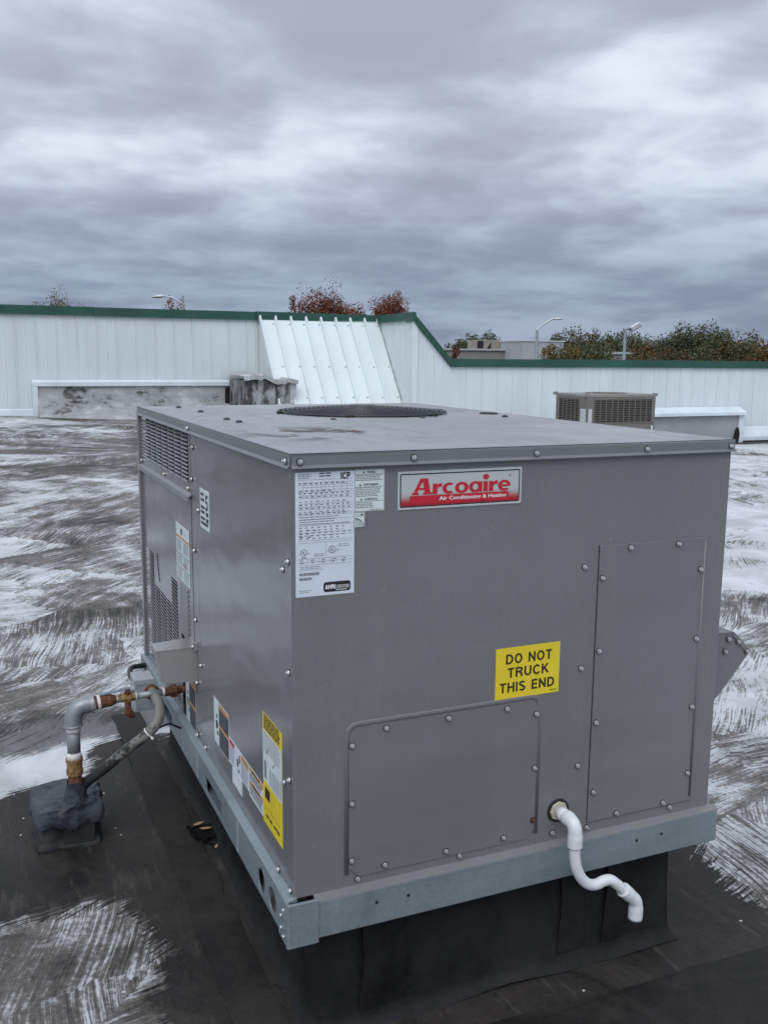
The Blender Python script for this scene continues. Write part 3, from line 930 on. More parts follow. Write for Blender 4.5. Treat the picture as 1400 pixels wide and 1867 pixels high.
# framed grey panel with a white sloping ledge on the right
fp = MB(); fp.box(10.9, 13.12, YR - 0.13, YR - 0.014, -0.34, 0.22); fp.build('grey_panel', 'tarred_panel' if 'tarred_panel' in MAT else 'pole_grey', rw)
pm('grey_cladding', (0.36, 0.375, 0.39), 0.6, 0, 0.12, 1.2)
fp = bpy.data.objects['grey_panel']; fp.data.materials[0] = MAT['grey_cladding']
fp = MB(); fp.hexa([(10.9, YR - 0.23, 0.235), (13.24, YR - 0.23, 0.235), (13.24, YR - 0.012, 0.235), (10.9, YR - 0.012, 0.235),
                    (10.9, YR - 0.23, 0.30), (13.24, YR - 0.23, 0.30), (13.24, YR - 0.012, 0.40), (10.9, YR - 0.012, 0.40)])
fp.build('ledge', 'trim_white', rw, 0.006)
fp = MB(); fp.box(13.12, 13.24, YR - 0.17, YR - 0.014, -0.30, 0.232); fp.build('corner_trim', 'trim_white', rw, 0.005)
fp = MB(); pts = [(13.0, -0.27), (13.11, -0.28), (13.13, -0.12), (13.09, 0.0), (13.06, -0.03), (13.04, -0.12)]
fp.prism([(u, YR - 0.19, v) for u, v in pts], (0, 0.05, 0)); fp.build('tar_patch', 'membrane', rw)

# ================================================================== far unit by the wall
AX, AY = 4.775, 5.65
fu = empty('condensing_unit', 'small brown air conditioner with louvred sides behind the large grey unit', 'air conditioner', (AX, AY, roof_z(AX, AY)))
zb0 = -roof_z(AX, AY)
AW, AD = 0.80, 0.53


def U(z): return z + zb0


b_ = MB()
b_.box(0.012, AW - 0.012, 0.012, AD - 0.012, U(0.0), U(0.92)); b_.build('core', 'dark_inside', fu)
b_ = MB(); b_.box(0, AW, 0, AD, U(-0.10), U(0.672)); b_.build('base_panel', 'ac_brown', fu, 0.004)
for q in ((0, 0.075, 0, 0.13), (AW - 0.045, AW, 0, 0.05), (0, 0.05, AD - 0.05, AD), (AW - 0.05, AW, AD - 0.05, AD)):
    b_ = MB(); b_.box(q[0], q[1], q[2], q[3], U(0.674), U(0.925)); b_.build('corner_post', 'ac_brown', fu, 0.003)
b_ = MB(); b_.box(-0.003, AW + 0.003, -0.003, AD + 0.003, U(0.926), U(0.956)); b_.build('top_pan', 'ac_brown_top', fu, 0.006)
b_ = MB(); b_.ring((AW / 2, AD / 2, U(0.958)), 0.20, 0.005, 40); b_.ring((AW / 2, AD / 2, U(0.961)), 0.12, 0.004, 30); b_.ring((AW / 2, AD / 2, U(0.963)), 0.05, 0.004, 20)
b_.build('fan_guard', 'ac_brown', fu)
for cx_, cy_ in ((0.0, 0.0), (AW, 0.0), (0.0, AD)):
    b_ = MB(); b_.box(cx_ - 0.022, cx_ + 0.022, cy_ - 0.007, cy_ + 0.03, U(0.935), U(0.966)); b_.build('corner_cap', 'ac_brown_top', fu, 0.006)
sm = MB(); sm.hexa([(0, -0.008, -0.0040), (0.064, -0.008, -0.0040), (0.064, 0.002, 0.0005), (0, 0.002, 0.0005), (0, -0.008, -0.0015), (0.064, -0.008, -0.0015), (0.064, 0.002, 0.0030), (0, 0.002, 0.0030)])
slat_x = sm.mesh('louver', 'ac_brown')
sm = MB(); sm.hexa([(-0.008, 0, -0.0040), (0.002, 0, 0.0005), (0.002, 0.064, 0.0005), (-0.008, 0.064, -0.0040), (-0.008, 0, -0.0015), (0.002, 0, 0.0030), (0.002, 0.064, 0.0030), (-0.008, 0.064, -0.0015)])
slat_y = sm.mesh('louver', 'ac_brown')
gl = MB(); gx0 = 0.080
for i in range(11): gl.box(gx0 + i * 0.0676 - 0.003, gx0 + i * 0.0676 + 0.003, -0.004, 0.008, U(0.678), U(0.918))
gl.box(0.076, AW - 0.046, -0.003, 0.006, U(0.905), U(0.925)); gl.box(0.076, AW - 0.046, -0.003, 0.006, U(0.674), U(0.684))
gxo = gl.build('grille', 'ac_brown', fu)
gl = MB()
for i in range(6): gl.box(-0.004, 0.008, 0.135 + i * 0.0676 - 0.003, 0.135 + i * 0.0676 + 0.003, U(0.678), U(0.918))
gl.box(-0.003, 0.006, 0.131, AD - 0.051, U(0.905), U(0.925)); gl.box(-0.003, 0.006, 0.131, AD - 0.051, U(0.674), U(0.684))
gyo = gl.build('grille', 'ac_brown', fu)
for j in range(13):
    z = U(0.690) + j * 0.0172
    for i in range(10): link('louver', slat_x, gxo, loc=(gx0 + i * 0.0676 + 0.002, 0.004, z))
    for i in range(5): link('louver', slat_y, gyo, loc=(0.004, 0.135 + i * 0.0676 + 0.002, z))
b_ = MB(); b_.box(0.012, 0.052, -0.003, -0.001, U(0.69), U(0.82)); b_.build('foil_label', 'metal_foil', fu)
b_ = MB(); b_.box(-0.003, -0.001, 0.02, 0.11, U(0.69), U(0.82)); b_.build('foil_label', 'metal_foil', fu)
b_ = MB(); b_.box(AW - 0.042, AW - 0.022, -0.003, -0.001, U(0.59), U(0.65)); b_.build('warning_label', 'sticker_white', fu)

# ================================================================== beyond the parapet: buildings, lamps, trees
bd = empty('far_building', 'beige flat roofed building beyond the right parapet', 'building', (30, 57, GZ))
b_ = MB(); b_.box(-0.6, 8.5, 0, 14, 0, 7.78); b_.build('wall', 'bldg_beige', bd)
b_ = MB(); b_.box(-0.7, 8.6, -0.12, 14.1, 7.785, 7.90); b_.build('coping', 'bldg_white', bd)
for i in range(5):
    b_ = MB(); b_.box(0.4 + i * 1.6, 0.46 + i * 1.6, -0.02, 0.0, 0, 7.78); b_.build('joint', 'bldg_tan', bd)
bu = empty('rooftop_unit', 'tan rooftop unit with dark intake on the beige building far off', 'air conditioner', (32.4, 57.6, 1.9))
b_ = MB(); b_.box(0.0, 2.15, 0, 1.4, -0.02, 0.62); b_.build('cabinet', 'bldg_tan', bu, 0.02)
b_ = MB(); b_.box(0.03, 0.50, -0.03, 0.0, 0.05, 0.56); b_.build('intake', 'dark_inside', bu)
b_ = MB(); b_.prism([(0.82, -0.03, 0.02), (1.12, -0.03, 0.02), (1.12, -0.03, 0.45)], (0, 0.029, 0)); b_.build('hood_shadow_panel', 'dark_inside', bu)  # dark triangle standing in for the shade under a hood
b_ = MB(); b_.box(1.5, 1.52, -0.01, 0, 0.02, 0.6); b_.build('seam', 'bldg_beige', bu)
bs = empty('white_building', 'pale box shaped building block behind the curved street lamp', 'building', (34.3, 54.6, GZ))
b_ = MB(); b_.box(0, 3.3, 0, 6, 0, 8.42); b_.build('wall', 'bldg_white', bs)
b_ = MB(); b_.box(-0.05, 3.4, -0.06, 6.05, 8.425, 8.50); b_.build('roof', 'trim_white', bs)
for xx in (1.0, 2.2):
    b_ = MB(); b_.box(xx, xx + 0.03, -0.02, 0, 6.5, 8.4); b_.build('seam', 'pole_grey', bs)
bl = empty('low_building', 'long low pale building partly hidden by trees beyond the parapet', 'building', (50, 76, GZ))
b_ = MB(); b_.box(0, 11, 0, 12, 0, 7.75); b_.build('wall', 'bldg_beige', bl)
b_ = MB(); b_.box(-0.1, 11.1, -0.15, 12.1, 7.755, 7.98); b_.build('coping', 'bldg_white', bl)


def street_lamp(label, base, ztop, armpts, head, hd, pr=0.075):
    e = empty('street_lamp', label, 'street lamp', (base[0], base[1], GZ))
    b0 = Vector((base[0], base[1], GZ))
    mb = MB(); mb.tube([(0, 0, 0), (0, 0, (ztop - GZ) * 0.5), (0, 0, ztop - GZ)], [pr * 1.6, pr * 1.25, pr], 12); mb.build('pole', 'pole_grey', e)
    mb = MB(); mb.tube([Vector(q) - b0 for q in catmull(armpts, 5)], pr * 0.62, 8); mb.build('arm', 'lamp_head', e)
    h0 = Vector(head) - b0; d = Vector(hd)
    L_ = d.length; d.normalize(); sd_ = d.cross(Vector((0, 0, 1))).normalized()
    mb = MB(); vs_, fs_ = [], []
    prof = [(0, 0.03, 0.03), (0.15, 0.08, 0.06), (0.4, 0.15, 0.08), (0.75, 0.17, 0.06), (0.95, 0.10, 0.03), (1, 0.03, 0.01)]
    for t, w, h in prof:
        c_ = h0 + d * (t * L_)
        for a_ in range(10):
            an = 2 * math.pi * a_ / 10
            vs_.append(c_ + sd_ * (w * math.cos(an)) + Vector((0, 0, h * math.sin(an) * (1.3 if math.sin(an) > 0 else 0.6))))
    for i in range(len(prof) - 1):
        for j in range(10): fs_.append((i * 10 + j, i * 10 + (j + 1) % 10, (i + 1) * 10 + (j + 1) % 10, (i + 1) * 10 + j))
    mb.add(vs_, fs_, 0, True); mb.build('lamp_head', 'lamp_head', e)
    return e


street_lamp('cobra head street lamp showing over the tall left parapet', (7.93, 39.05), 3.75,
            [(7.93, 39.05, 3.40), (7.55, 39.22, 3.66), (7.25, 39.37, 3.72)], (7.28, 39.36, 3.72), (-0.55, 0.24, -0.05), 0.05)
bx_ = MB(); 
street_lamp('tall curved arm street lamp in front of the pale block', (31.45, 48.4), 3.0,
            [(31.45, 48.4, 2.85), (31.62, 48.5, 3.12), (32.32, 48.30, 3.60), (32.55, 48.2, 3.66)], (32.45, 48.22, 3.65), (0.62, -0.20, 0.02), 0.085)
fl_ = empty('flood_light', 'square floodlight tilted on a thin pole before the trees', 'flood light', (22.35, 28.0, GZ))
mb = MB(); mb.tube([(0, 0, 0), (0, 0, 8.28)], [0.08, 0.055], 10); mb.build('pole', 'pole_grey', fl_)
mb = MB(); mb.tube(catmull([(0, 0, 8.25), (0.03, 0, 8.40), (0.16, -0.04, 8.38)], 5), 0.03, 8); mb.build('bracket', 'pole_grey', fl_)
hm = Matrix.Translation((0.36, -0.10, 8.50)) @ Matrix.Rotation(R(-24), 4, 'Z') @ Matrix.Rotation(R(-32), 4, 'Y')
mb = MB(); mb.box(-0.20, 0.22, -0.18, 0.18, -0.09, 0.09); mb.v = [tuple(hm @ Vector(v)) for v in mb.v]; mb.build('lamp_housing', 'lamp_head', fl_, 0.03)
mb = MB(); mb.box(-0.17, 0.19, -0.15, 0.15, -0.105, -0.091); mb.v = [tuple(hm @ Vector(v)) for v in mb.v]; mb.build('lens', 'sticker_white', fl_)


def tree(name, label, x, y, ztop, hw, leafs, lsize, n, rz=None, sparse=0.0, seed=0, group=None, cat='tree'):
    rng = np.random.default_rng(seed + 11)
    e = empty(name, label, cat, (x, y, GZ), group)
    H = ztop - GZ
    rz = rz or max(hw * 1.05, 1.6)
    zc_ = H - rz
    tb_ = MB(); tr = 0.018 * H + 0.03
    tb_.tube([(0, 0, 0), (0.05, 0.03, zc_ * 0.5), (0.0, 0.06, zc_), (0.03, 0.0, zc_ + rz * 0.6)], [tr * 1.3, tr, tr * 0.8, tr * 0.2], 8)
    # clumps over an uneven crown
    n = int(n * 3.6); lsize = lsize * 0.66; ncl = max(20, int(n / 190))
    C_, rad = [], []
    for i in range(ncl):
        th = rng.uniform(0, 2 * math.pi); ph = math.acos(rng.uniform(-0.85, 1))
        rr = rng.uniform(0.45, 1.0) ** 0.6
        lump = 0.80 + 0.34 * mnoise.noise(Vector((math.cos(th) * 1.7 + seed, math.sin(th) * 1.7, math.cos(ph) * 1.7)))
        c_ = np.array([hw * 1.15 * rr * lump * math.sin(ph) * math.cos(th), hw * 1.15 * rr * lump * math.sin(ph) * math.sin(th), zc_ + rz * rr * min(lump, 0.98) * math.cos(ph)])
        C_.append(c_); rad.append(rng.uniform(0.20, 0.38) * hw + 0.06)
    for i in range(0, ncl, max(1, ncl // 9)):
        c_ = C_[i]; st = Vector((0, 0.03, zc_ * rng.uniform(0.75, 1.0)))
        cv_ = Vector(c_); mid = st.lerp(cv_, 0.5) + Vector((0, 0, 0.15 * hw))
        tb_.tube([st, mid, cv_], [tr * 0.45, tr * 0.28, tr * 0.07], 5)
    if sparse:
        for i in range(26):      # bare twigs standing above the leaves
            a_ = rng.uniform(-1, 1, 2) * hw * 0.9
            z0 = H - rz * (0.35 + 0.5 * np.hypot(*a_) / hw)
            tb_.tube([(a_[0] * 0.7, a_[1] * 0.7, z0 - 0.8), (a_[0], a_[1], z0 + rng.uniform(0.05, 0.35))], [0.02, 0.006], 4)
    tb_.build('trunk', 'bark', e)
    k = rng.integers(0, ncl, n)
    cc = np.array(C_)[k]; rr = np.array(rad)[k]
    d = rng.normal(size=(n, 3)); d /= np.linalg.norm(d, axis=1)[:, None]
    pos = cc + d * (rr * rng.uniform(0.3, 1.15, n) ** 0.7)[:, None]
    top_ = np.sort(pos[:, 2])[-max(3, n // 120)]
    pos[:, 2] = zc_ + (pos[:, 2] - zc_) * (H - zc_) / (top_ - zc_)
    a = rng.normal(size=(n, 3)); a /= np.linalg.norm(a, axis=1)[:, None]
    b2 = np.cross(a, d + 0.6 * rng.normal(size=(n, 3))); b2 /= (np.linalg.norm(b2, axis=1)[:, None] + 1e-9)
    s1 = lsize * rng.uniform(0.6, 1.35, n)[:, None]; s2 = s1 * rng.uniform(0.45, 0.8, n)[:, None]
    V = np.stack([pos - a * s1, pos + b2 * s2, pos + a * s1, pos - b2 * s2], 1).reshape(-1, 3)
    me = bpy.data.meshes.new('crown')
    me.from_pydata(V.tolist(), [], np.arange(4 * n).reshape(-1, 4).tolist())
    for q in leafs: me.materials.append(MAT[q])
    cm = rng.integers(0, len(leafs), ncl)
    mi = np.where(rng.random(n) < 0.88, cm[k], rng.integers(0, len(leafs), n))
    me.polygons.foreach_set('material_index', mi.astype(np.int32))
    me.update()
    link('crown', me, e)
    return e


DG, GR, OL, YE, OR, BR, RE, MA, RU = ('leaf_dgreen', 'leaf_green', 'leaf_olive', 'leaf_yellow', 'leaf_orange', 'leaf_brown', 'leaf_red', 'leaf_maroon', 'leaf_rust')
gR = 'trees beyond the right parapet'; gL = 'trees beyond the tall left parapet'
trees = [
    ('broadleaf_tree', 'largest round dark green tree right of the floodlight', 66.0, 74.67, 4.42, 3.5, [DG, DG, GR, OL], 0.17, 5200, gR),
    ('broadleaf_tree', 'lower olive tree between the floodlight and the largest dark tree', 73.2, 87.9, 3.4, 3.2, [OL, GR, BR], 0.18, 3600, gR),
    ('broadleaf_tree', 'wide brownish green tree near the right picture edge', 63.2, 64.65, 3.55, 3.2, [OL, GR, BR, OL], 0.16, 4800, gR),
    ('broadleaf_tree', 'brown and orange tree cut by the right picture edge', 57.9, 55.76, 2.5, 2.2, [BR, OR, OL], 0.14, 3600, gR),
    ('broadleaf_tree', 'dark tree filling the gap right of the largest green tree', 86.8, 93.1, 3.9, 3.6, [DG, GR, OL], 0.20, 3400, gR),
    ('broadleaf_tree', 'green tree standing behind the floodlight pole', 76.8, 97.6, 4.2, 3.9, [GR, DG, OL], 0.20, 4200, gR),
    ('broadleaf_tree', 'green rounded tree left of the floodlight pole', 70.8, 94.6, 4.05, 3.5, [GR, OL, DG], 0.20, 4000, gR),
    ('broadleaf_tree', 'tall olive tree right of the curved street lamp', 73.4, 104.6, 4.56, 3.5, [OL, GR, BR], 0.21, 4000, gR),
    ('broadleaf_tree', 'olive tree top directly behind the curved lamp arm', 68.1, 101.3, 3.8, 3.0, [OL, GR], 0.20, 2800, gR),
    ('broadleaf_tree', 'green tree rising left of the tan rooftop unit', 64.2, 114.1, 4.25, 3.0, [GR, DG, OL], 0.22, 3200, gR),
    ('broadleaf_tree', 'small green tree farthest left on the far skyline', 59.9, 110.3, 3.45, 2.8, [GR, DG], 0.21, 2600, gR),
    ('broadleaf_tree', 'yellow green small tree beside the pale block', 25.3, 36.7, 1.80, 1.15, [YE, OL, GR, YE], 0.085, 2600, gR),
    ('broadleaf_tree', 'dark green bushy tree top left of the floodlight above the coping', 30.06, 40.15, 1.82, 1.25, [DG, GR, YE], 0.09, 2600, gR),
    ('broadleaf_tree', 'low orange brown tree top right below the floodlight', 35.26, 43.41, 1.84, 1.5, [OR, BR, OL], 0.10, 2800, gR),
    ('broadleaf_tree', 'green tree in the middle between lamp and floodlight', 35.2, 49.0, 2.05, 1.3, [GR, OL], 0.10, 2400, gR),
    ('broadleaf_tree', 'low brownish tree under the left side of the largest tree', 47.1, 54.8, 1.95, 1.7, [BR, OL, DG], 0.12, 2600, gR),
    ('broadleaf_tree', 'tiny reddish tree tip beside the sloping coping', 27.9, 52.2, 2.05, 0.35, [MA, BR], 0.07, 400, gR),
    ('red_maple', 'largest red maple crown above the sloped roofing', 12.69, 34.8, 3.75, 1.45, [RE, MA, RU, MA], 0.055, 7600, gL),
    ('red_maple', 'low red maple tip just right of the largest red crown', 14.55, 36.1, 3.36, 0.80, [MA, RE, RU], 0.055, 2600, gL),
    ('red_maple', 'thin red maple tip just left of the largest red crown', 10.97, 33.3, 3.50, 0.34, [MA, RE], 0.05, 700, gL),
    ('red_maple', 'round red maple crown above the inner corner of the parapet', 15.07, 33.75, 3.68, 0.80, [RE, MA, RU], 0.055, 3600, gL),
    ('autumn_tree', 'sparse yellow green tree top over the far left parapet', 2.94, 43.54, 3.98, 1.35, [YE, OL, OR], 0.055, 1300, gL),
    ('red_maple', 'small dark red tree top behind the left street lamp', 8.46, 43.3, 3.80, 0.56, [MA, RE], 0.06, 900, gL),
    ('autumn_tree', 'faint twiggy tree tip right of the sparse yellow tree', 4.37, 43.94, 3.55, 0.40, [BR, OL], 0.045, 160, gL),
]
for i, (nm, lb, x, y, zt, hw, lf, ls, n, gp) in enumerate(trees):
    tree(nm, lb, x, y, zt, hw, lf, ls, n, seed=i * 5, group=gp, sparse=1 if nm == 'autumn_tree' else 0, rz=None if hw > 1.1 else 1.25)

# ================================================================== roof curb under the unit
W, L, ZTOP, HL, ZR, E_ = 1.187, 1.919, 1.0934, 0.0305, 0.094, 0.0138
cu_e = empty('roof_curb', 'black membrane wrapped curb carrying the large grey unit', 'roof curb', (0.085, 0.06, -0.30))
cw, cd = 1.02, 1.80
mb = MB(); vs_, fs_ = [], []
# rounded rectangle rings, flaring out at the foot
lv = [(0.0, 0.030), (0.014, 0.014), (0.035, 0.006), (0.08, 0.004), (0.15, 0.001), (0.22, 0.0), (0.298, 0.0)]


def rrect(off, r, n_edge=26):
    pts = []
    x0, x1, y0, y1 = -off, cw + off, -off, cd + off
    for (ax, ay, bx, by) in ((x0, y0, x1, y0), (x1, y0, x1, y1), (x1, y1, x0, y1), (x0, y1, x0, y0)):
        for k in range(n_edge): t = k / n_edge; pts.append((ax + (bx - ax) * t, ay + (by - ay) * t))
    return pts


nr = 26 * 4
for z, off in lv:
    for (u, v) in rrect(off, 0.02):
        nz = 0.006 * mnoise.noise(Vector((u * 7, v * 7, z * 9)))
        vs_.append((u + nz, v + nz, z + (0.012 * mnoise.noise(Vector((u * 3, v * 3, 4))) if z == 0 else 0)))
for i in range(len(lv) - 1):
    for j in range(nr): fs_.append((i * nr + j, i * nr + (j + 1) % nr, (i + 1) * nr + (j + 1) % nr, (i + 1) * nr + j))
mb.add(vs_, fs_, 0, True)
mb.build('curb_wall', 'membrane', cu_e)
for (u0, u1) in ((0.10, 0.22), (0.66, 0.74), (0.80, 0.98)):      # lapped vertical patches on the front
    lp = ragged([(u0, 0.04), (u1, 0.045), (u1 - 0.01, 0.28), (u0 + 0.008, 0.28)], 0.03, 0.008, u0 * 9)
    v2, f2 = fill2d([lp], 0.003)
    s_ = MB(); s_.add([(u, -0.009 + w_, v) for u, v, w_ in v2], f2)
    s_.build('membrane_patch', 'membrane', cu_e)

# ================================================================== the rooftop unit
ru = empty('rooftop_unit', 'large grey packaged rooftop air conditioner in the foreground with yellow warning sticker', 'air conditioner', (0, 0, 0))
I = 0.006      # cabinet faces sit this far inside the lid
# --- galvanised base rail
mb = MB(); mb.box(0.0, W + E_, -E_, 0.004, 0.0, ZR - 0.006); fr = mb.build('front_rail', 'galvanised', ru, 0.003)
mb = MB(); mb.hexa([(0.05, -E_ - 0.002, ZR - 0.005), (W + E_, -E_ - 0.002, ZR - 0.005), (W + E_, I, ZR - 0.005), (0.05, I, ZR - 0.005),
                    (0.05, -E_ - 0.001, ZR - 0.002), (W + E_, -E_ - 0.001, ZR - 0.002), (W + E_, I, ZR + 0.004), (0.05, I, ZR + 0.004)])
mb.build('lip', 'paint_louver', fr)
hm_ = MB()
vs2, fs2 = fill2d([circ(0, 0, 0.0042, n=14)])
hm_.add([(u, 0, v) for u, v, _ in vs2], fs2)
hole_me = hm_.mesh('bolt_hole', 'dark_inside')
for u, v in ((0.197, 0.055), (0.277, 0.054), (0.931, 0.055), (1.012, 0.058)):
    link('bolt_hole', hole_me, fr, loc=(u, -E_ - 0.0008, v))
# side rail with fork slots and lifting holes cut through
loops = [[(-E_, 0), (L + E_, 0), (L + E_, ZR), (-E_, ZR)]]


def rrect2(u0, u1, v0, v1, r, n=5):
    out = []
    for cx_, cy_, a0 in ((u1 - r, v1 - r, 0), (u0 + r, v1 - r, 90), (u0 + r, v0 + r, 180), (u1 - r, v0 + r, 270)):
        for k in range(n + 1):
            a_ = R(a0 + 90 * k / n); out.append((cx_ + r * math.cos(a_), cy_ + r * math.sin(a_)))
    return out


loops += [rrect2(0.597, 0.79, 0.012, 0.058, 0.006), rrect2(1.30, 1.49, 0.012, 0.058, 0.006), circ(0.203, 0.038, 0.031), circ(0.112, 0.038, 0.031), circ(1.83, 0.045, 0.026)]
v2, f2 = fill2d(loops, 0.004)
mb = MB(); mb.add([(-E_ + 0.002 + w_, u, v) for u, v, w_ in v2], f2)
lr = mb.build('side_rail', 'galvanised', ru)
mb = MB(); mb.hexa([(-E_ - 0.001, 0.0, ZR - 0.002), (I + 0.004, 0.0, ZR - 0.002), (I + 0.004, L, ZR - 0.002), (-E_ - 0.001, L, ZR - 0.002),
                    (-E_ - 0.001, 0.0, ZR + 0.001), (I + 0.004, 0.0, ZR + 0.007), (I + 0.004, L, ZR + 0.007), (-E_ - 0.001, L, ZR + 0.001)])
mb.build('top_flange', 'galvanised', lr)
mb = MB(); mb.box(-E_ + 0.001, 0.05, -E_, L, -0.004, 0.0005); mb.build('bottom_flange', 'galvanised', lr)
for yy in (0.42, 0.90, 1.12):
    mb = MB(); mb.box(-E_ - 0.0015, -E_ + 0.001, yy, yy + 0.003, 0.002, ZR - 0.002); mb.build('lap_seam', 'grey_box', lr)
mb = MB(); mb.box(0.05, W, 0.02, L, 0.06, ZR - 0.01); mb.build('base_pan', 'dark_inside', ru)
mb = MB(); mb.box(W - 0.004, W + E_, 0.006, L + E_, 0.0, ZR - 0.004); mb.build('side_rail', 'galvanised', ru, 0.002)
mb = MB(); mb.box(0.0, W, L, L + E_, 0.0, ZR - 0.005); mb.build('rear_rail', 'galvanised', ru, 0.002)
# corner bracket folded round the near corner
mb = MB(); mb.box(-E_ - 0.003, 0.055, -E_ - 0.004, -E_ + 0.004, -0.008, ZR + 0.003); mb.box(-E_ - 0.003, -E_ + 0.0005, -E_ + 0.004, 0.055, -0.008, ZR + 0.002)
cbk = mb.build('corner_bracket', 'galvanised', ru, 0.002)
# --- screws
sc_ = MB()
def screw_mesh(axis, rust=False):
    mb = MB()
    def P(u, v, w):  # w outwards
        return (u, -w, v) if axis == 'y' else (-w, u, v)
    def disc(r0, w0, r1, w1, n, mi, smooth=True):
        a = [P(r0 * math.cos(2 * math.pi * i / n), r0 * math.sin(2 * math.pi * i / n), w0) for i in range(n)]
        b_ = [P(r1 * math.cos(2 * math.pi * i / n), r1 * math.sin(2 * math.pi * i / n), w1) for i in range(n)]
        mb.add(a + b_, [(i, (i + 1) % n, n + (i + 1) % n, n + i) for i in range(n)] + [tuple(range(n, 2 * n))], mi, False)
    disc(0.0082, 0.0, 0.0078, 0.0018, 14, 0)
    disc(0.0066, 0.0018, 0.0060, 0.0034, 14, 1)
    disc(0.0046, 0.0034, 0.0042, 0.0080, 6, 1)
    disc(0.0028, 0.0080, 0.0022, 0.0086, 6, 1)
    return mb.mesh('screw', ['rubber', 'rusty_screw' if rust else 'screw_metal'])


SY, SX, SR = screw_mesh('y'), screw_mesh('x'), screw_mesh('y', True)


def fscrew(parent, u, v, y=0.0, me=None): link('screw', me or SY, parent, loc=(u, y, v))
def lscrew(parent, yy, v, x=0.0): link('screw', SX, parent, loc=(x, yy, v))


mini = MB(); mini.tube([(0, 0, 0), (0, 0, 0.0001)], 0.001, 6)
for yy, v in ((0.012, 0.072), (0.030, 0.020), (0.012, 0.008), (0.030, 0.050)):
    mb = MB(); mb.tube([(-E_ - 0.003, yy, v), (-E_ - 0.008, yy, v)], [0.0055, 0.0035], 8); mb.build('rivet', 'screw_metal', cbk)

# --- inner carcass
mb = MB(); mb.box(0.05, W - 0.02, 0.03, L - 0.02, ZR, ZTOP - 0.04); mb.build('carcass', 'dark_inside', ru)
# --- front end panel
mb = MB(); mb.box(I, W - I, I, 0.030, ZR + 0.001, ZTOP - 0.012); fp = mb.build('end_panel', 'paint_front', ru, 0.003)
# raised bead round the lower access opening
def bead(path, r, parent, mat, flat=0.45):
    P = catmull(path, 6) if False else [Vector(p) for p in path]
    mb = MB(); mb.tube(P, r, 10)
    mb.v = [(x_, I + (y_ - I) * flat, z_) for x_, y_, z_ in mb.v]
    mb.build('bead', mat, parent)


def arcpts(cx_, cz_, r, a0, a1, n=6): return [(cx_ + r * math.cos(R(a0 + (a1 - a0) * i / n)), I, cz_ + r * math.sin(R(a0 + (a1 - a0) * i / n))) for i in range(n + 1)]


bead([(0.130, I, 0.128)] + arcpts(0.156, 0.459, 0.026, 180, 90) + arcpts(0.606, 0.459, 0.026, 90, 0) + [(0.632, I, 0.128)], 0.0062, fp, 'paint_front', 0.36)
# lower access panel with clipped corners
v2, f2 = fill2d([[(0.135, 0.142), (0.160, 0.119), (0.606, 0.119), (0.627, 0.140), (0.627, 0.452), (0.610, 0.476), (0.152, 0.476), (0.135, 0.455)]], 0.0022)
mb = MB(); mb.add([(u, I - 0.0012 + w_, v) for u, v, w_ in v2], f2); ap = mb.build('access_panel', 'paint_front', ru)
for u, v in ((0.224, 0.466), (0.381, 0.466), (0.538, 0.466), (0.141, 0.437), (0.141, 0.299), (0.141, 0.161), (0.224, 0.133), (0.382, 0.133), (0.539, 0.135), (0.621, 0.441), (0.621, 0.302)):
    fscrew(ap, u, v, I - 0.0023)
fscrew(ap, 0.622, 0.165, I - 0.0023, SR)
for u, v in ((0.157, 0.112), (0.420, 0.112), (0.682, 0.118)): fscrew(fp, u, v, I)
# tall access panel on the right
mb = MB(); mb.box(0.786, 1.117, I - 0.0035, I + 0.001, 0.126, 0.844); tp = mb.build('access_panel', 'paint_front', ru, 0.0012)
mb = MB(); mb.box(0.7838, 0.7854, I - 0.0006, I + 0.002, 0.120, 0.846); mb.build('panel_gap', 'dark_inside', tp)
mb = MB(); mb.tube([(1.112, I - 0.003, 0.14), (1.112, I - 0.003, 0.835)], 0.0035, 8); mb.build('fold', 'paint_front', tp)
for u, v in ((0.795, 0.764), (0.875, 0.834), (1.024, 0.833), (1.100, 0.761), (1.100, 0.577), (1.100, 0.391), (1.100, 0.206), (0.795, 0.579), (0.796, 0.393), (0.798, 0.207), (1.023, 0.136), (0.874, 0.135)):
    fscrew(tp, u, v, I - 0.0036)
for u, v in ((0.744, 0.795), (0.746, 0.540), (0.749, 0.285), (1.049, 0.117), (0.785, 0.112)): fscrew(fp, u, v, I)
for v in (0.862, 0.617, 0.371, 0.107): lscrew(fp, 0.026, v, I - 0.0018)
# --- side panels
mb = MB(); mb.box(I, 0.03, 0.034, 0.912, ZR + 0.008, ZTOP - 0.012); sp = mb.build('side_panel', 'paint_side', ru, 0.002)
mb = MB(); mb.box(I - 0.0018, I + 0.001, I + 0.001, 0.050, ZR + 0.002, ZTOP - 0.013); mb.build('corner_flange', 'paint_side', fp, 0.0008)
for yy, v in ((0.068, 0.836), (0.070, 0.346), (0.888, 0.841), (0.898, 0.362), (0.858, 0.115), (0.121, 0.108)): lscrew(sp, yy, v, I)
mb = MB(); mb.box(I + 0.001, 0.04, 0.916, 0.992, ZR + 0.008, ZTOP - 0.012); po = mb.build('post', 'paint_side', ru, 0.002)
for yy, v in ((0.954, 0.707), (0.958, 0.489), (0.960, 0.287), (0.972, 0.112), (0.952, 1.020), (0.972, 0.923)): lscrew(po, yy, v, I)
# right and rear sides
mb = MB(); mb.box(W - 0.03, W - I, 0.031, L - I, ZR + 0.004, ZTOP - 0.012); mb.build('side_panel', 'paint_side', ru, 0.003)
mb = MB(); mb.box(0.031, W - 0.031, L - 0.03, L - I, ZR + 0.004, ZTOP - 0.012); mb.build('rear_panel', 'paint_front', ru, 0.003)

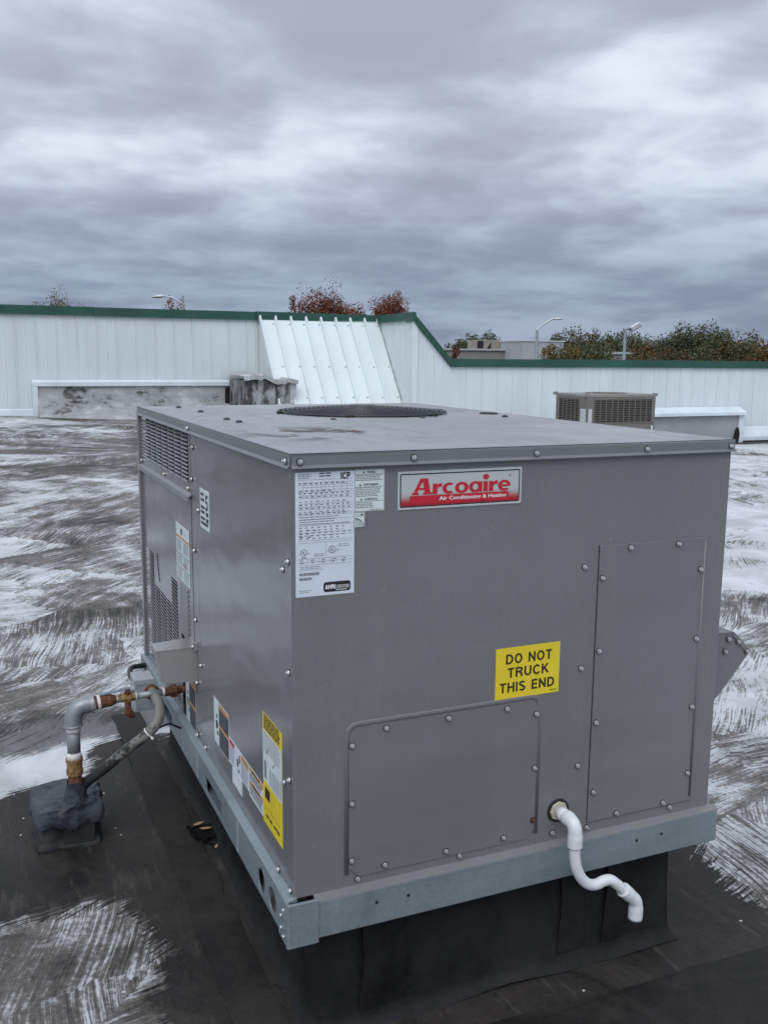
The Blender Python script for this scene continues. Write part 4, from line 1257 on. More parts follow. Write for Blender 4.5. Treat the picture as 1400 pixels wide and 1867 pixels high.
# --- louvred coil panel, upper
PIT = 0.0125
lo_y0, lo_y1, lo_z0, lo_z1 = 1.012, 1.872, 0.905, 1.055
ncol = 8; cwid = (lo_y1 - lo_y0) / ncol
loops = [[(0.995, 0.875), (L - 0.008, 0.875), (L - 0.008, ZTOP - 0.012), (0.995, ZTOP - 0.012)]]
for i in range(ncol): loops.append([(lo_y0 + i * cwid + 0.006, lo_z0), (lo_y0 + (i + 1) * cwid - 0.006, lo_z0), (lo_y0 + (i + 1) * cwid - 0.006, lo_z1), (lo_y0 + i * cwid + 0.006, lo_z1)])
v2, f2 = fill2d(loops, 0.002)
mb = MB(); mb.add([(I + 0.001 + w_, u, v) for u, v, w_ in v2], f2); lp_ = mb.build('louvred_panel', 'paint_side', ru)
lw_ = cwid - 0.012
def louvre(x0, z0, x1, z1):
    mb = MB()   # one pressed louvre blade
    mb.hexa([(x0, 0, z0), (x0 + 0.0010, 0, z0 - 0.0008), (x0 + 0.0010, lw_, z0 - 0.0008), (x0, lw_, z0),
             (x1, 0, z1), (x1 + 0.0010, 0, z1 - 0.0008), (x1 + 0.0010, lw_, z1 - 0.0008), (x1, lw_, z1)])
    return mb.mesh('louver', 'paint_louver')


lou = louvre(-0.0045, -0.0025, 0.001, 0.0022)
lou_low = louvre(-0.0022, -0.0002, 0.0008, 0.0010)
for i in range(ncol):
    for j in range(12): link('louver', lou, lp_, loc=(I - 0.001, lo_y0 + i * cwid + 0.006, lo_z0 + 0.006 + j * PIT))
for yy, v in ((1.022, 0.889), (1.408, 0.888), (1.860, 0.889)): lscrew(lp_, yy, v, I)
mb = MB(); mb.box(-0.004, 0.012, 1.880, L - 0.004, ZR + 0.008, ZTOP - 0.033); mb.build('rear_post', 'paint_side', ru, 0.002)
# drip ledge between the two panels
mb = MB(); mb.prism([(I, 0.982, 0.876), (I - 0.012, 0.982, 0.868), (I - 0.013, 0.982, 0.852), (I - 0.010, 0.982, 0.852), (I - 0.009, 0.982, 0.866), (I, 0.982, 0.870)], (0, L - 0.99, 0))
mb.build('drip_ledge', 'paint_louver', ru)
# --- burner compartment door with louvres, notched over the gas bay
cols = [(1.770, 1.872, 0.560), (1.669, 1.770, 0.560), (1.556, 1.669, 0.445), (1.444, 1.556, 0.445), (1.348, 1.444, 0.445), (1.236, 1.348, 0.552)]
loops = [[(1.195, 0.102), (L - 0.008, 0.102), (L - 0.008, 0.866), (0.998, 0.866), (0.998, 0.385), (1.195, 0.385)]]
pos = []
for (a_, b_, zt) in cols:
    z0 = 0.118
    n_ = int((zt - z0) / PIT); loops.append([(a_ + 0.006, z0), (b_ - 0.006, z0), (b_ - 0.006, z0 + n_ * PIT), (a_ + 0.006, z0 + n_ * PIT)])
    pos.append((a_ + 0.006, b_ - 0.006, z0, n_))
v2, f2 = fill2d(loops, 0.002)
mb = MB(); mb.add([(I + 0.001 + w_, u, v) for u, v, w_ in v2], f2); dr = mb.build('compartment_door', 'paint_side', ru)
for (a_, b_, z0, n_) in pos:
    for j in range(n_):
        o = link('louver', lou_low, dr, loc=(I - 0.001, a_, z0 + 0.006 + j * PIT)); o.scale = (1, (b_ - a_) / lw_, 1)
mb = MB()      # pressed ribs beside the louvres
mb.hexa([(-0.006, 0.0, -0.006), (0.0, 0.0, -0.007), (0.0, 0.135, -0.007), (-0.006, 0.125, -0.006), (0.001, 0, 0.008), (0.002, 0, 0.008), (0.002, 0.135, 0.008), (0.001, 0.125, 0.008)])
rib = mb.mesh('pressed_rib', 'paint_side')
for j in range(11): link('pressed_rib', rib, dr, loc=(I - 0.0002, 1.062, 0.400 + j * 0.0155))
mb = MB(); mb.tube(catmull([(I - 0.0004, 1.60, 0.575), (I - 0.0006, 1.59, 0.53), (I - 0.0004, 1.565, 0.47)], 5), [0.0005] + [0.0016] * 9 + [0.0005], 6); mb.build('scratch', 'rubber', dr)
# gas bay: recessed back, dark slot, jamb
mb = MB(); mb.box(0.040, 0.052, 0.994, 1.22, 0.100, 0.39); by = mb.build('gas_bay', 'paint_side', ru)
mb = MB(); mb.box(I + 0.001, 0.039, 0.9945, 1.155, 0.100, 0.272); mb.build('jamb', 'paint_side', by, 0.001)
mb = MB(); mb.box(I + 0.006, 0.039, 1.157, 1.193, 0.100, 0.383); mb.build('slot', 'dark_inside', by)
# stainless flue hood
mb = MB(); hx = -0.112
mb.prism([(I, 0.962, 0.402), (hx - 0.006, 0.962, 0.400), (hx + 0.012, 0.962, 0.298), (I, 0.962, 0.290)], (0, 0.0015, 0))
mb.prism([(I, 1.030, 0.412), (hx - 0.006, 1.030, 0.404), (hx + 0.012, 1.030, 0.298), (I, 1.030, 0.290)], (0, 0.0015, 0))
mb.hexa([(hx - 0.008, 0.960, 0.400), (I, 0.960, 0.402), (I, 1.033, 0.412), (hx - 0.008, 1.033, 0.404), (hx - 0.008, 0.960, 0.402), (I, 0.960, 0.404), (I, 1.033, 0.414), (hx - 0.008, 1.033, 0.406)])
mb.hexa([(hx + 0.012, 0.964, 0.297), (hx + 0.0135, 0.964, 0.297), (hx + 0.0135, 1.030, 0.297), (hx + 0.012, 1.030, 0.297), (hx - 0.006, 0.964, 0.399), (hx - 0.0045, 0.964, 0.399), (hx - 0.0045, 1.030, 0.399), (hx - 0.006, 1.030, 0.399)])
fh = mb.build('flue_hood', 'stainless', ru)
vs2, fs2 = fill2d([circ(0, 0, 0.011, 0.007, 14)])
mb = MB(); mb.add([(-0.082 + u, 0.995 + v * 1.6, 0.4045) for u, v, _ in vs2], fs2); mb.build('vent_hole', 'dark_inside', fh)
mb = MB(); mb.box(-0.006, I, 0.946, 0.960, 0.395, 0.418); mb.build('bracket', 'stainless', fh)
lscrew(fh, 0.952, 0.407, -0.006)

# --- lid
mb = MB()
nU, nV = 24, 36
vv = []
for j in range(nV + 1):
    for i in range(nU + 1):
        u, v = i / nU, j / nV
        cr = 0.004 * (1 - max(abs(2 * u - 1), abs(2 * v - 1)))
        vv.append((u * W, v * L, ZTOP + cr))
mb.add(vv, [(j * (nU + 1) + i, j * (nU + 1) + i + 1, (j + 1) * (nU + 1) + i + 1, (j + 1) * (nU + 1) + i) for j in range(nV) for i in range(nU)], 0, True)
mb.add([(0.004, 0.004, ZTOP - 0.006), (W - 0.004, 0.004, ZTOP - 0.006), (W - 0.004, L - 0.004, ZTOP - 0.006), (0.004, L - 0.004, ZTOP - 0.006)], [(0, 3, 2, 1)], 0)
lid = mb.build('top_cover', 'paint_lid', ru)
zlb = ZTOP - HL


def lip_part(a, b_, out):
    """folded edge of the lid: rolled top, straight skirt, kicked-out drip edge"""
    a, b_, o = Vector(a), Vector(b_), Vector(out)
    prof = [(-0.006, ZTOP + 0.0003), (-0.0035, ZTOP - 0.0002), (-0.0012, ZTOP - 0.0018), (-0.0002, ZTOP - 0.0042), (0.0, ZTOP - 0.006), (0.0, zlb + 0.006), (0.006, zlb), (0.0055, zlb - 0.001), (-0.001, zlb + 0.004), (-0.002, ZTOP - 0.008)]
    mb = MB(); n = len(prof)
    vs_ = [(a.x + o.x * h, a.y + o.y * h, z) for h, z in prof] + [(b_.x + o.x * h, b_.y + o.y * h, z) for h, z in prof]
    mb.add(vs_, [(i, (i + 1) % n, n + (i + 1) % n, n + i) for i in range(n)] + [tuple(range(n)), tuple(range(n, 2 * n))[::-1]])
    mb.sm = [True, True, True, True] + [False] * (len(mb.sm) - 4)
    return mb.build('skirt', 'paint_skirt', lid)


fs_k = lip_part((0.003, 0), (W - 0.001, 0), (0, -1))
ls_k = lip_part((0, 0.003), (0, L), (-1, 0))
lip_part((W, 0.001), (W, L), (1, 0)); lip_part((0.0, L), (W, L), (0, 1))
for u in (0.022, 0.281, 0.593, 0.908, 1.172): fscrew(lid, u, 1.0765, 0.0)
for yy in (0.028, 0.983): lscrew(lid, yy, 1.0755, 0.0)
cap_s = MB(); cap_s.tube([(0, 0, -0.001), (0, 0, 0.003), (0, 0, 0.007)], [0.011, 0.011, 0.006], 10, smooth=False)
cap_me = cap_s.mesh('screw', 'guard_wire')
for u, v in ((0.13, 1.76), (0.147, 1.465), (0.135, 1.049), (0.139, 0.92), (0.446, 0.936), (0.753, 0.933), (1.064, 0.936)):
    link('screw', cap_me, lid, loc=(u, v, ZTOP + 0.001))
mb = MB(); mb.tube([(1.10, 1.109, ZTOP), (1.10, 1.109, ZTOP + 0.006)], [0.035, 0.030], 20); mb.build('hole_plug', 'rubber', lid)

# --- fan guard
FX, FY, FR = 0.68, 1.27, 0.298
fg = bpy.data.objects.new('fan_guard', MB().mesh('fan_guard', 'guard_wire'))
COL.objects.link(fg); fg.parent = ru
mbv = MB()
for k in range(12):
    a_ = 2 * math.pi * k / 12 + 0.13
    mbv.tube([(FX + math.cos(a_) * r_, FY + math.sin(a_) * r_, ZTOP + 0.006 + 0.018 * (1 - (r_ / FR) ** 2)) for r_ in np.linspace(0.03, FR, 7)], 0.0022, 5)
fg.data = mbv.mesh('fan_guard', 'guard_wire')
for k in range(17):
    r_ = 0.035 + (FR - 0.035) * k / 16
    mb = MB(); mb.ring((FX, FY, ZTOP + 0.008 + 0.016 * (1 - (r_ / FR) ** 2)), r_, 0.0020 if k < 16 else 0.003, 56, k=5)
    mb.build('ring', 'guard_wire', fg)
vs2, fs2 = fill2d([circ(0, 0, FR * 0.97, n=48)])
mb = MB(); mb.add([(FX + u, FY + v, ZTOP + 0.0045) for u, v, _ in vs2], fs2); mb.build('fan_opening', 'dark_inside', fg)
mb = MB(); mb.tube([(FX, FY, ZTOP + 0.02), (FX, FY, ZTOP + 0.031)], [0.05, 0.046], 24); mb.build('hub_cap', 'fan_blade', fg)
for k in range(6):
    a_ = 2 * math.pi * k / 6
    mb = MB(); mb.box(-0.012, 0.012, -0.008, 0.008, 0.0, 0.008); mb.v = [(FX + math.cos(a_) * (FR + 0.004) + v_[0], FY + math.sin(a_) * (FR + 0.004) + v_[1], ZTOP + 0.003 + v_[2]) for v_ in mb.v]
    mb.build('clip', 'rubber', fg)

# --- relief hood on the far right side
hy = 0.15
mb = MB()
poly = [(W - I, 0.53), (1.372, 0.521), (1.440, 0.458), (1.345, 0.352), (W - I, 0.20)]
mb.prism([(u, hy, v) for u, v in poly], (0, 0.003, 0))
mb.prism([(u, hy + 0.45, v) for u, v in poly], (0, 0.003, 0))
for (p0, p1) in zip(poly[:2], poly[1:3]):
    d_ = Vector((p1[0] - p0[0], 0, p1[1] - p0[1])).normalized(); nrm = Vector((-d_.z, 0, d_.x)) * 0.003
    mb.prism([(p0[0], hy - 0.002, p0[1]), (p1[0], hy - 0.002, p1[1]), (p1[0], hy + 0.455, p1[1]), (p0[0], hy + 0.455, p0[1])], nrm)
ah = mb.build('relief_hood', 'paint_front', ru)
mb = MB(); mb.prism([(1.366, hy - 0.003, 0.516), (1.374, hy - 0.003, 0.522), (1.442, hy - 0.003, 0.458), (1.428, hy - 0.003, 0.452)], (0, 0.003, 0)); mb.build('flange', 'paint_side', ah)
for u, v in ((1.352, 0.506), (1.342, 0.470), (1.389, 0.494), (1.424, 0.461)): fscrew(ah, u, v, hy - 0.003)

# ------------------------------------------------------------------ stickers
def sticker(name, u0, u1, v0, v1, mat, face, label=None, th=0.0006, off=0.0, warp=None):
    """face 'f' front (u=x) or 'l' left (u = y, larger u to the left); returns part and a Print in local u left->right"""
    mb = MB()
    if face == 'f':
        mb.box(u0, u1, I - off - th, I - off, v0, v1)
        pos_ = lambda u, v, l: (u0 + u, I - off - th - l + 0.0006, v0 + v)
    else:
        mb.box(I - off - th, I - off, u0, u1, v0, v1)
        pos_ = lambda u, v, l: (I - off - th - l + 0.0006, u1 - u, v0 + v)
    o = mb.build(name, mat, ru)
    if label: o['label'] = label
    return o, Print(pos_), u1 - u0, v1 - v0


rng = random.Random(3)
# rating plate
o, P, w, h = sticker('rating_label', 0.013, 0.145, 0.787, 1.053, 'sticker_white', 'f', 'tall white rating label with tables and certification marks')
def hl(v, u0=0.006, u1=None, t=0.0006): P.rect(u0, u1 or w - 0.003, v, v + t, 'print_grey')
def vl(u, v0, v1, t=0.0006): P.rect(u, u + t, v0, v1, 'print_grey')
P.caps('ICP', 0.101, h - 0.0165, 0.014, 0.021, sw=0.24)
P.lines(0.006, 0.036, h - 0.013, h - 0.003, 0.004, 0.0018, 'print_grey', 0.2, (0.005, 0.010), rnd=rng)
P.lines(0.053, 0.085, h - 0.011, h - 0.002, 0.0055, 0.0022, 'print_black', 0.25, (0.010, 0.016), rnd=rng)
for v in (h - 0.016, h - 0.022, h - 0.027, h - 0.032, h - 0.038, h - 0.043, h - 0.049, h - 0.055, h - 0.066, h - 0.073, h - 0.079, h - 0.087, h - 0.091, h - 0.100, h - 0.113, h - 0.128, h - 0.134, h - 0.145): hl(v)
for u in (0.018, 0.036, 0.046, 0.057, 0.066, 0.085, 0.102, 0.115): vl(u, h - 0.055, h - 0.022)
for u in (0.034, 0.052, 0.072, 0.088, 0.105): vl(u, h - 0.091, h - 0.058)
for v, rag, mt_ in ((h - 0.025, .15, 'print_black'), (h - 0.041, .5, 'print_black'), (h - 0.046, .45, 'print_black'), (h - 0.053, .1, 'print_black'), (h - 0.063, .1, 'print_grey'), (h - 0.070, .1, 'print_black'), (h - 0.077, .1, 'print_black'), (h - 0.085, .1, 'print_grey'), (h - 0.089, .1, 'print_black')):
    P.lines(0.008, w - 0.006, v - 0.0005, v + 0.0022, 0.01, 0.0017, 'print_dim' if mt_ == 'print_black' else mt_, rag, (0.004, 0.008), gap=0.006, rnd=rng)
P.lines(0.008, w - 0.006, h - 0.112, h - 0.094, 0.005, 0.0016, 'print_grey', 0.5, (0.01, 0.03), rnd=rng)
P.lines(0.008, w - 0.006, h - 0.146, h - 0.116, 0.0058, 0.0022, 'print_grey', 0.3, (0.004, 0.008), gap=0.008, rnd=rng)
P.lines(0.010, 0.06, h - 0.143, h - 0.122, 0.007, 0.0020, 'print_black', 0.5, (0.004, 0.007), gap=0.010, rnd=rng)
hl(h - 0.150); vl(0.067, h - 0.182, h - 0.150)
for cx_, cz_, r_ in ((0.018, h - 0.170, 0.0072), (0.082, h - 0.167, 0.0080)):
    P.shape([circ(cx_, cz_, r_), circ(cx_, cz_, r_ * 0.86)], 'print_black')
    P.text('U', cx_ - r_ * 0.55, cz_ - r_ * 0.25, r_ * 0.75, r_ * 0.5, bold=0.01)
    P.text('L', cx_ + r_ * 0.02, cz_ - r_ * 0.5, r_ * 0.75, r_ * 0.45, bold=0.01)
P.text('C', 0.0085, h - 0.175, 0.003, 0.0022); P.text('US', 0.0265, h - 0.174, 0.003, 0.0042); P.text('C', 0.0705, h - 0.172, 0.0036, 0.0026); P.text('US', 0.0915, h - 0.170, 0.0036, 0.005)
P.text('LISTED', 0.018, h - 0.1825, 0.0032, 0.012, align='c', bold=0.01)
P.lines(0.040, 0.064, h - 0.183, h - 0.174, 0.004, 0.0013, 'print_grey', 0.1, (0.006, 0.012), rnd=rng)
P.lines(0.096, 0.122, h - 0.163, h - 0.156, 0.004, 0.0013, 'print_grey', 0.1, (0.006, 0.012), rnd=rng)
for v in (h - 0.184, h - 0.191, h - 0.198): hl(v)
for u in (0.026, 0.052, 0.078, 0.105): vl(u, h - 0.198, h - 0.184)
P.lines(0.010, w - 0.01, h - 0.196, h - 0.186, 0.0055, 0.002, 'print_grey', 0.1, (0.006, 0.01), gap=0.016, rnd=rng)
P.lines(0.010, 0.058, h - 0.207, h - 0.201, 0.0035, 0.0012, 'print_grey', 0.1, (0.006, 0.012), rnd=rng)
hl(h - 0.209, 0.006, 0.062)
for v0, ww in ((h - 0.220, 0.044), (h - 0.230, 0.028)):
    u = 0.008
    while u < 0.008 + ww:
        t_ = rng.uniform(0.0005, 0.0014); P.rect(u, u + t_, v0, v0 + 0.006, 'print_black'); u += t_ + rng.uniform(0.0005, 0.0012)
P.lines(0.008, 0.036, 0.006, 0.014, 0.0035, 0.0012, 'print_grey', 0.3, (0.006, 0.012), rnd=rng)
P.shape([rrect2(0.062, 0.124, 0.0065, 0.0285, 0.006)], 'print_black')
P.caps('AHRI', 0.066, 0.0130, 0.0095, 0.0225, 'print_white', 0.25, 0.0014)
P.caps('CERTIFIED', 0.0900, 0.0130, 0.0075, 0.031, 'print_white', 0.15, 0.0014)
P.lines(0.090, 0.118, 0.0085, 0.0110, 0.004, 0.0014, 'print_white', 0.05, (0.02, 0.028), rnd=rng, lift=0.0014)
P.build(o)
# trilingual warning label
o, P, w, h = sticker('warning_label', 0.1455, 0.215, 0.9635, 1.055, 'sticker_cream', 'f', 'small white warning label in three languages')
P.rect(0.001, w - 0.001, h - 0.0015, h - 0.0008, 'print_black'); P.rect(0.0008, 0.0014, 0.001, h - 0.001, 'print_black'); P.rect(w - 0.0014, w - 0.0008, 0.001, h - 0.001, 'print_black'); P.rect(0.001, w - 0.001, 0.0008, 0.0015, 'print_black')
for v, s_, tw in ((h - 0.0085, 'WARNING', 0.020), (h - 0.0355, 'AVERTISSEMENT', 0.036), (h - 0.067, 'ADVERTENCIA', 0.030)):
    P.text(s_, w / 2 + 0.003, v, 0.0044, tw, 'print_black', 0.02, align='c')
    u = w / 2 - tw / 2 - 0.004
    P.poly([(u - 0.0026, v), (u + 0.0026, v), (u, v + 0.0046)], 'print_black')
    P.rect(0.002, w - 0.002, v - 0.0025, v - 0.0020, 'print_black')
P.lines(0.003, w - 0.004, h - 0.026, h - 0.012, 0.0036, 0.0017, 'print_grey', 0.2, (0.004, 0.010), rnd=rng)
P.lines(0.003, w - 0.004, h - 0.060, h - 0.039, 0.0036, 0.0017, 'print_grey', 0.25, (0.004, 0.010), rnd=rng)
P.lines(0.003, w - 0.022, 0.006, h - 0.071, 0.0036, 0.0017, 'print_grey', 0.2, (0.004, 0.010), rnd=rng)
P.lines(0.038, w - 0.005, 0.002, 0.0045, 0.004, 0.0013, 'print_grey', 0.1, (0.006, 0.012), rnd=rng)
P.build(o)
# globe certification sticker
o, P, w, h = sticker('certification_sticker', 0.1435, 0.1695, 0.9295, 0.9630, 'sticker_cream', 'f', 'little square sticker with a globe grid', th=0.0010)
P.rect(0.0006, w - 0.0006, h - 0.0013, h - 0.0005, 'print_black'); P.rect(0.0006, w - 0.0006, 0.0005, 0.0013, 'print_black'); P.rect(0.0005, 0.0012, 0.0005, h - 0.0005, 'print_black'); P.rect(w - 0.0012, w - 0.0005, 0.0005, h - 0.0005, 'print_black')
for rx in (0.006, 0.012, 0.018, 0.022):
    a_ = circ(0.002, 0.001, rx, 0.020, 14, 0, 90); b2_ = circ(0.002, 0.001, rx - 0.0008, 0.0192, 14, 0, 90)
    P.shape([a_ + b2_[::-1]], 'print_black')
for v in (0.006, 0.012, 0.0165): P.rect(0.002, 0.002 + 0.022 * math.sqrt(max(0, 1 - (v / 0.0205) ** 2)), v, v + 0.0006, 'print_black')
P.text('CS', 0.003, h - 0.0095, 0.0055, 0.009, 'print_grey')
P.poly([(0.014, h - 0.010), (0.017, h - 0.0035), (0.0195, h - 0.006), (0.0175, h - 0.0065), (0.0155, h - 0.010)], 'print_black'); P.poly([(0.018, h - 0.003), (0.0225, h - 0.0055), (0.020, h - 0.010), (0.0185, h - 0.006)], 'print_black')
P.build(o)
# brand plate
o, P, w, h = sticker('brand_plate', 0.246, 0.558, 0.962, 1.046, 'plate_silver', 'f', 'silver and red brand plate with red lettering', th=0.0020)
bdr = 0.0055
def ring_rect(u0, u1, v0, v1, r, t, mat, lift):
    P.shape([rrect2(u0, u1, v0, v1, r), rrect2(u0 + t, u1 - t, v0 + t, v1 - t, max(0.0005, r - t))], mat, lift)
P.shape([rrect2(bdr, w - bdr, bdr, h - bdr, 0.003)], 'brand_print', 0.0008)
ring_rect(bdr - 0.0005, w - bdr + 0.0005, bdr - 0.0005, h - bdr + 0.0005, 0.003, 0.0026, 'print_black', 0.0012)
# lettering of the brand name, drawn letter by letter (x-height 1)
LU, LV, SXh = 0.0325, 0.0315, 0.0235      # origin and x-height
LWID = 1.0
_lift = [0.0013]
def glyph(loops, ox, sx=1.0):
    _lift[0] += 0.00002
    P.shape([[(LU + (ox + u * sx) * SXh * 1.21, LV + v * SXh) for u, v in lp] for lp in loops], 'print_red', _lift[0])
def gA(x): glyph([[(0, 0), (0.05, 0.20), (0.17, 0.20), (0.75, 1.52), (1.42, 1.52), (1.62, 0.20), (1.80, 0.20), (1.80, 0), (0.98, 0), (0.98, 0.20), (1.12, 0.20), (1.08, 0.44), (0.58, 0.44), (0.48, 0.20), (0.62, 0.20), (0.62, 0)], [(0.68, 0.64), (1.04, 0.64), (0.98, 1.14), (0.90, 1.14)]], x)
def gr(x): glyph([[(0, 0), (0, 1), (0.36, 1), (0.36, 0.86), (0.50, 0.97), (0.66, 1.03), (0.80, 1.02), (0.80, 0.66), (0.62, 0.66), (0.48, 0.62), (0.40, 0.52), (0.40, 0)]], x)
def go_(x): glyph([circ(0.60, 0.50, 0.60, 0.54, 36), circ(0.60, 0.50, 0.25, 0.30, 28)], x)
def gc(x):
    outer = circ(0.58, 0.50, 0.58, 0.54, 34, 48, 312); inner = circ(0.62, 0.50, 0.27, 0.29, 26, 300, 60)
    glyph([outer + inner], x)
def ga(x):
    glyph([circ(0.56, 0.50, 0.56, 0.54, 36), circ(0.58, 0.50, 0.24, 0.30, 28)], x); glyph([[(0.82, 0), (1.20, 0), (1.20, 1.0), (0.82, 1.0)]], x)
def gi(x):
    glyph([[(0, 0), (0.40, 0), (0.40, 1), (0, 1)]], x); glyph([circ(0.22, 1.42, 0.28, 0.26, 28)], x)
def ge(x):
    outer = circ(0.58, 0.50, 0.58, 0.54, 40, 0, 318)
    inner = circ(0.60, 0.50, 0.26, 0.30, 26, 305, 195)
    glyph([[(1.16, 0.42)] + outer + inner + [(0.34, 0.42)], [(0.36, 0.60), (0.84, 0.60)] + circ(0.60, 0.60, 0.24, 0.20, 14, 0, 180)], x)
x_ = 0.0
for fn, adv in ((gA, 1.82), (gr, 0.84), (gc, 1.10), (go_, 1.24), (ga, 1.30), (gi, 0.50), (gr, 0.82), (ge, 1.2)):
    fn(x_); x_ += adv
xe = LU + x_ * SXh
P.rect(0.029, 0.278, 0.0115, 0.0295, 'print_red', 0.00115)
P.text('Air Conditioning & Heating', 0.272, 0.0145, 0.0115, 0.172, 'print_white', 0.02, 0.0018, 'r')
P.shape([circ(0.280, 0.066, 0.0026, n=18), circ(0.280, 0.066, 0.0020, n=18)], 'print_red', 0.0013); P.text('R', 0.280, 0.0648, 0.0024, 0.0018, 'print_red', align='c', lift=0.0013)
P.build(o)
# yellow end warning
o, P, w, h = sticker('warning_sticker', 0.505, 0.683, 0.489, 0.616, 'sticker_yellow', 'f', 'yellow sticker warning about the lifting end', th=0.0008)
for body, v, u0, u1 in (('DO NOT', 0.0865, 0.027, 0.155), ('TRUCK', 0.0525, 0.033, 0.147), ('THIS END', 0.0165, 0.012, 0.164)):
    P.caps(body, u0, v, 0.0245, u1 - u0, 'print_brown')
P.rect(w - 0.026, w - 0.007, 0.0065, 0.0085, 'print_brown')
P.build(o)
# side stickers
o, P, w, h = sticker('height_label', 0.754, 0.868, 0.797, 0.912, 'sticker_cream', 'l', 'white label with a large 5 on the glossy side panel')
P.text('5', 0.068, 0.056, 0.046, 0.032, bold=0.02)
P.rect(0.074, 0.104, 0.040, 0.052, 'print_black'); P.rect(0.074, 0.104, 0.022, 0.034, 'print_black')
for v, ww in ((0.094, 0.040), (0.078, 0.046), (0.056, 0.048), (0.042, 0.046), (0.024, 0.050), (0.010, 0.088)):
    P.lines(0.010, 0.010 + ww, v - 0.001, v + 0.0095, 0.02, 0.0090, 'print_black', 0.0, (0.008, 0.012), gap=0.002, rnd=rng)
P.build(o)
o, P, w, h = sticker('door_label', 1.028, 1.231, 0.570, 0.754, 'sticker_cream', 'l', 'white instruction label with orange and green bands on the door', off=0.001)
P.rect(0.004, w - 0.004, h * 0.74, h * 0.78, 'print_orange'); P.rect(0.004, w - 0.004, h * 0.455, h * 0.475, 'print_green'); P.rect(0.004, w - 0.004, h * 0.215, h * 0.235, 'print_green')
P.poly([(w * .38, h * .82), (w * .46, h * .82), (w * .50, h * .90), (w * .44, h * .95), (w * .36, h * .90)], 'print_black'); P.poly([(w * .62, h * .85), (w * .68, h * .85), (w * .65, h * .89)], 'print_grey')
for a_, b2_ in ((0.50, 0.71), (0.26, 0.43), (0.03, 0.19)):
    P.lines(0.012, w * 0.46, h * a_, h * b2_, 0.0065, 0.003, 'print_grey', 0.2, (0.01, 0.03), rnd=rng); P.lines(w * 0.54, w - 0.010, h * a_, h * b2_, 0.0065, 0.003, 'print_grey', 0.2, (0.01, 0.03), rnd=rng)
P.rect(w * .50, w * .56, h * .28, h * .34, 'print_red'); P.rect(w * .66, w * .72, h * .26, h * .36, 'print_red')
P.build(o)


def hazard_label(y0, y1, z0, z1, label, off=0.0):
    o, P, w, h = sticker('hazard_label', y0, y1, z0, z1, 'sticker_cream', 'l', label, off=off)
    u0 = w * 0.36
    P.rect(u0, w - 0.002, h * 0.90, h - 0.002, 'print_orange'); P.rect(u0, w - 0.002, h * 0.02, h * 0.44, 'print_black'); P.rect(u0, w - 0.002, h * 0.52, h * 0.89, 'print_black'); P.rect(u0, w - 0.002, h * 0.445, h * 0.515, 'print_orange')
    P.lines(u0 + 0.006, w - 0.006, h * 0.05, h * 0.43, 0.0052, 0.0018, 'print_grey', 0.15, (0.012, 0.03), rnd=rng, lift=0.0012)
    P.lines(u0 + 0.006, w - 0.006, h * 0.54, h * 0.88, 0.0052, 0.0018, 'print_grey', 0.15, (0.012, 0.03), rnd=rng, lift=0.0012)
    P.poly([(w * .16, h * .34), (w * .24, h * .36), (w * .30, h * .48), (w * .22, h * .55), (w * .12, h * .50)], 'print_black'); P.poly([(w * .18, h * .58), (w * .26, h * .60), (w * .24, h * .70), (w * .17, h * .66)], 'print_black'); P.poly([(w * .20, h * .22), (w * .32, h * .24), (w * .28, h * .32), (w * .20, h * .30)], 'print_black')
    P.build(o)


hazard_label(0.576, 0.746, 0.184, 0.319, 'black and white hazard label with orange bands low on the side panel')
hazard_label(0.998, 1.142, 0.105, 0.262, 'black and white hazard label inside the gas bay', off=-0.0008)
o, P, w, h = sticker('burn_label', 0.3705, 0.5755, 0.188, 0.262, 'sticker_white', 'l', 'white label with red header and pictogram')
P.rect(0.006, w * 0.30, h * 0.78, h - 0.004, 'print_red'); P.rect(w * 0.62, w - 0.003, h * 0.74, h - 0.003, 'print_orange')
P.lines(0.006, w * 0.30, h * 0.08, h * 0.72, 0.0058, 0.0022, 'print_grey', 0.2, (0.01, 0.03), rnd=rng); P.lines(w * 0.62, w - 0.004, h * 0.06, h * 0.70, 0.0050, 0.0020, 'print_grey', 0.2, (0.01, 0.03), rnd=rng)
P.poly([(w * .42, h * .30), (w * .50, h * .34), (w * .47, h * .62), (w * .41, h * .56)], 'print_black'); P.poly([(w * .52, h * .50), (w * .58, h * .55), (w * .56, h * .85), (w * .52, h * .80)], 'print_black'); P.rect(w * .48, w * .54, h * .12, h * .24, 'print_black')
P.build(o)
o, P, w, h = sticker('warning_label', 0.2425, 0.3698, 0.181, 0.262, 'sticker_cream', 'l', 'white label with two orange warning bars beside the tall yellow sheet')
P.rect(0.002, w - 0.002, h * 0.85, h - 0.002, 'print_orange'); P.rect(0.002, w - 0.002, h * 0.42, h * 0.55, 'print_orange')
P.lines(0.006, w - 0.006, h * 0.05, h * 0.40, 0.0066, 0.0030, 'print_black', 0.15, (0.012, 0.03), rnd=rng); P.lines(0.006, w - 0.006, h * 0.58, h * 0.82, 0.0066, 0.0030, 'print_black', 0.15, (0.012, 0.03), rnd=rng)
P.lines(0.030, w - 0.03, h * 0.88, h * 0.96, 0.02, 0.005, 'print_brown', 0.0, (0.02, 0.03), rnd=rng); P.lines(0.030, w - 0.03, h * 0.45, h * 0.52, 0.02, 0.005, 'print_brown', 0.0, (0.02, 0.03), rnd=rng)
P.build(o)
o, P, w, h = sticker('document_pocket', 0.4425, 0.539, 0.143, 0.1865, 'sticker_white', 'l', 'small pale document sleeve', th=0.0015)
P.rect(0.006, w - 0.006, 0.010, 0.030, 'print_white'); P.build(o)
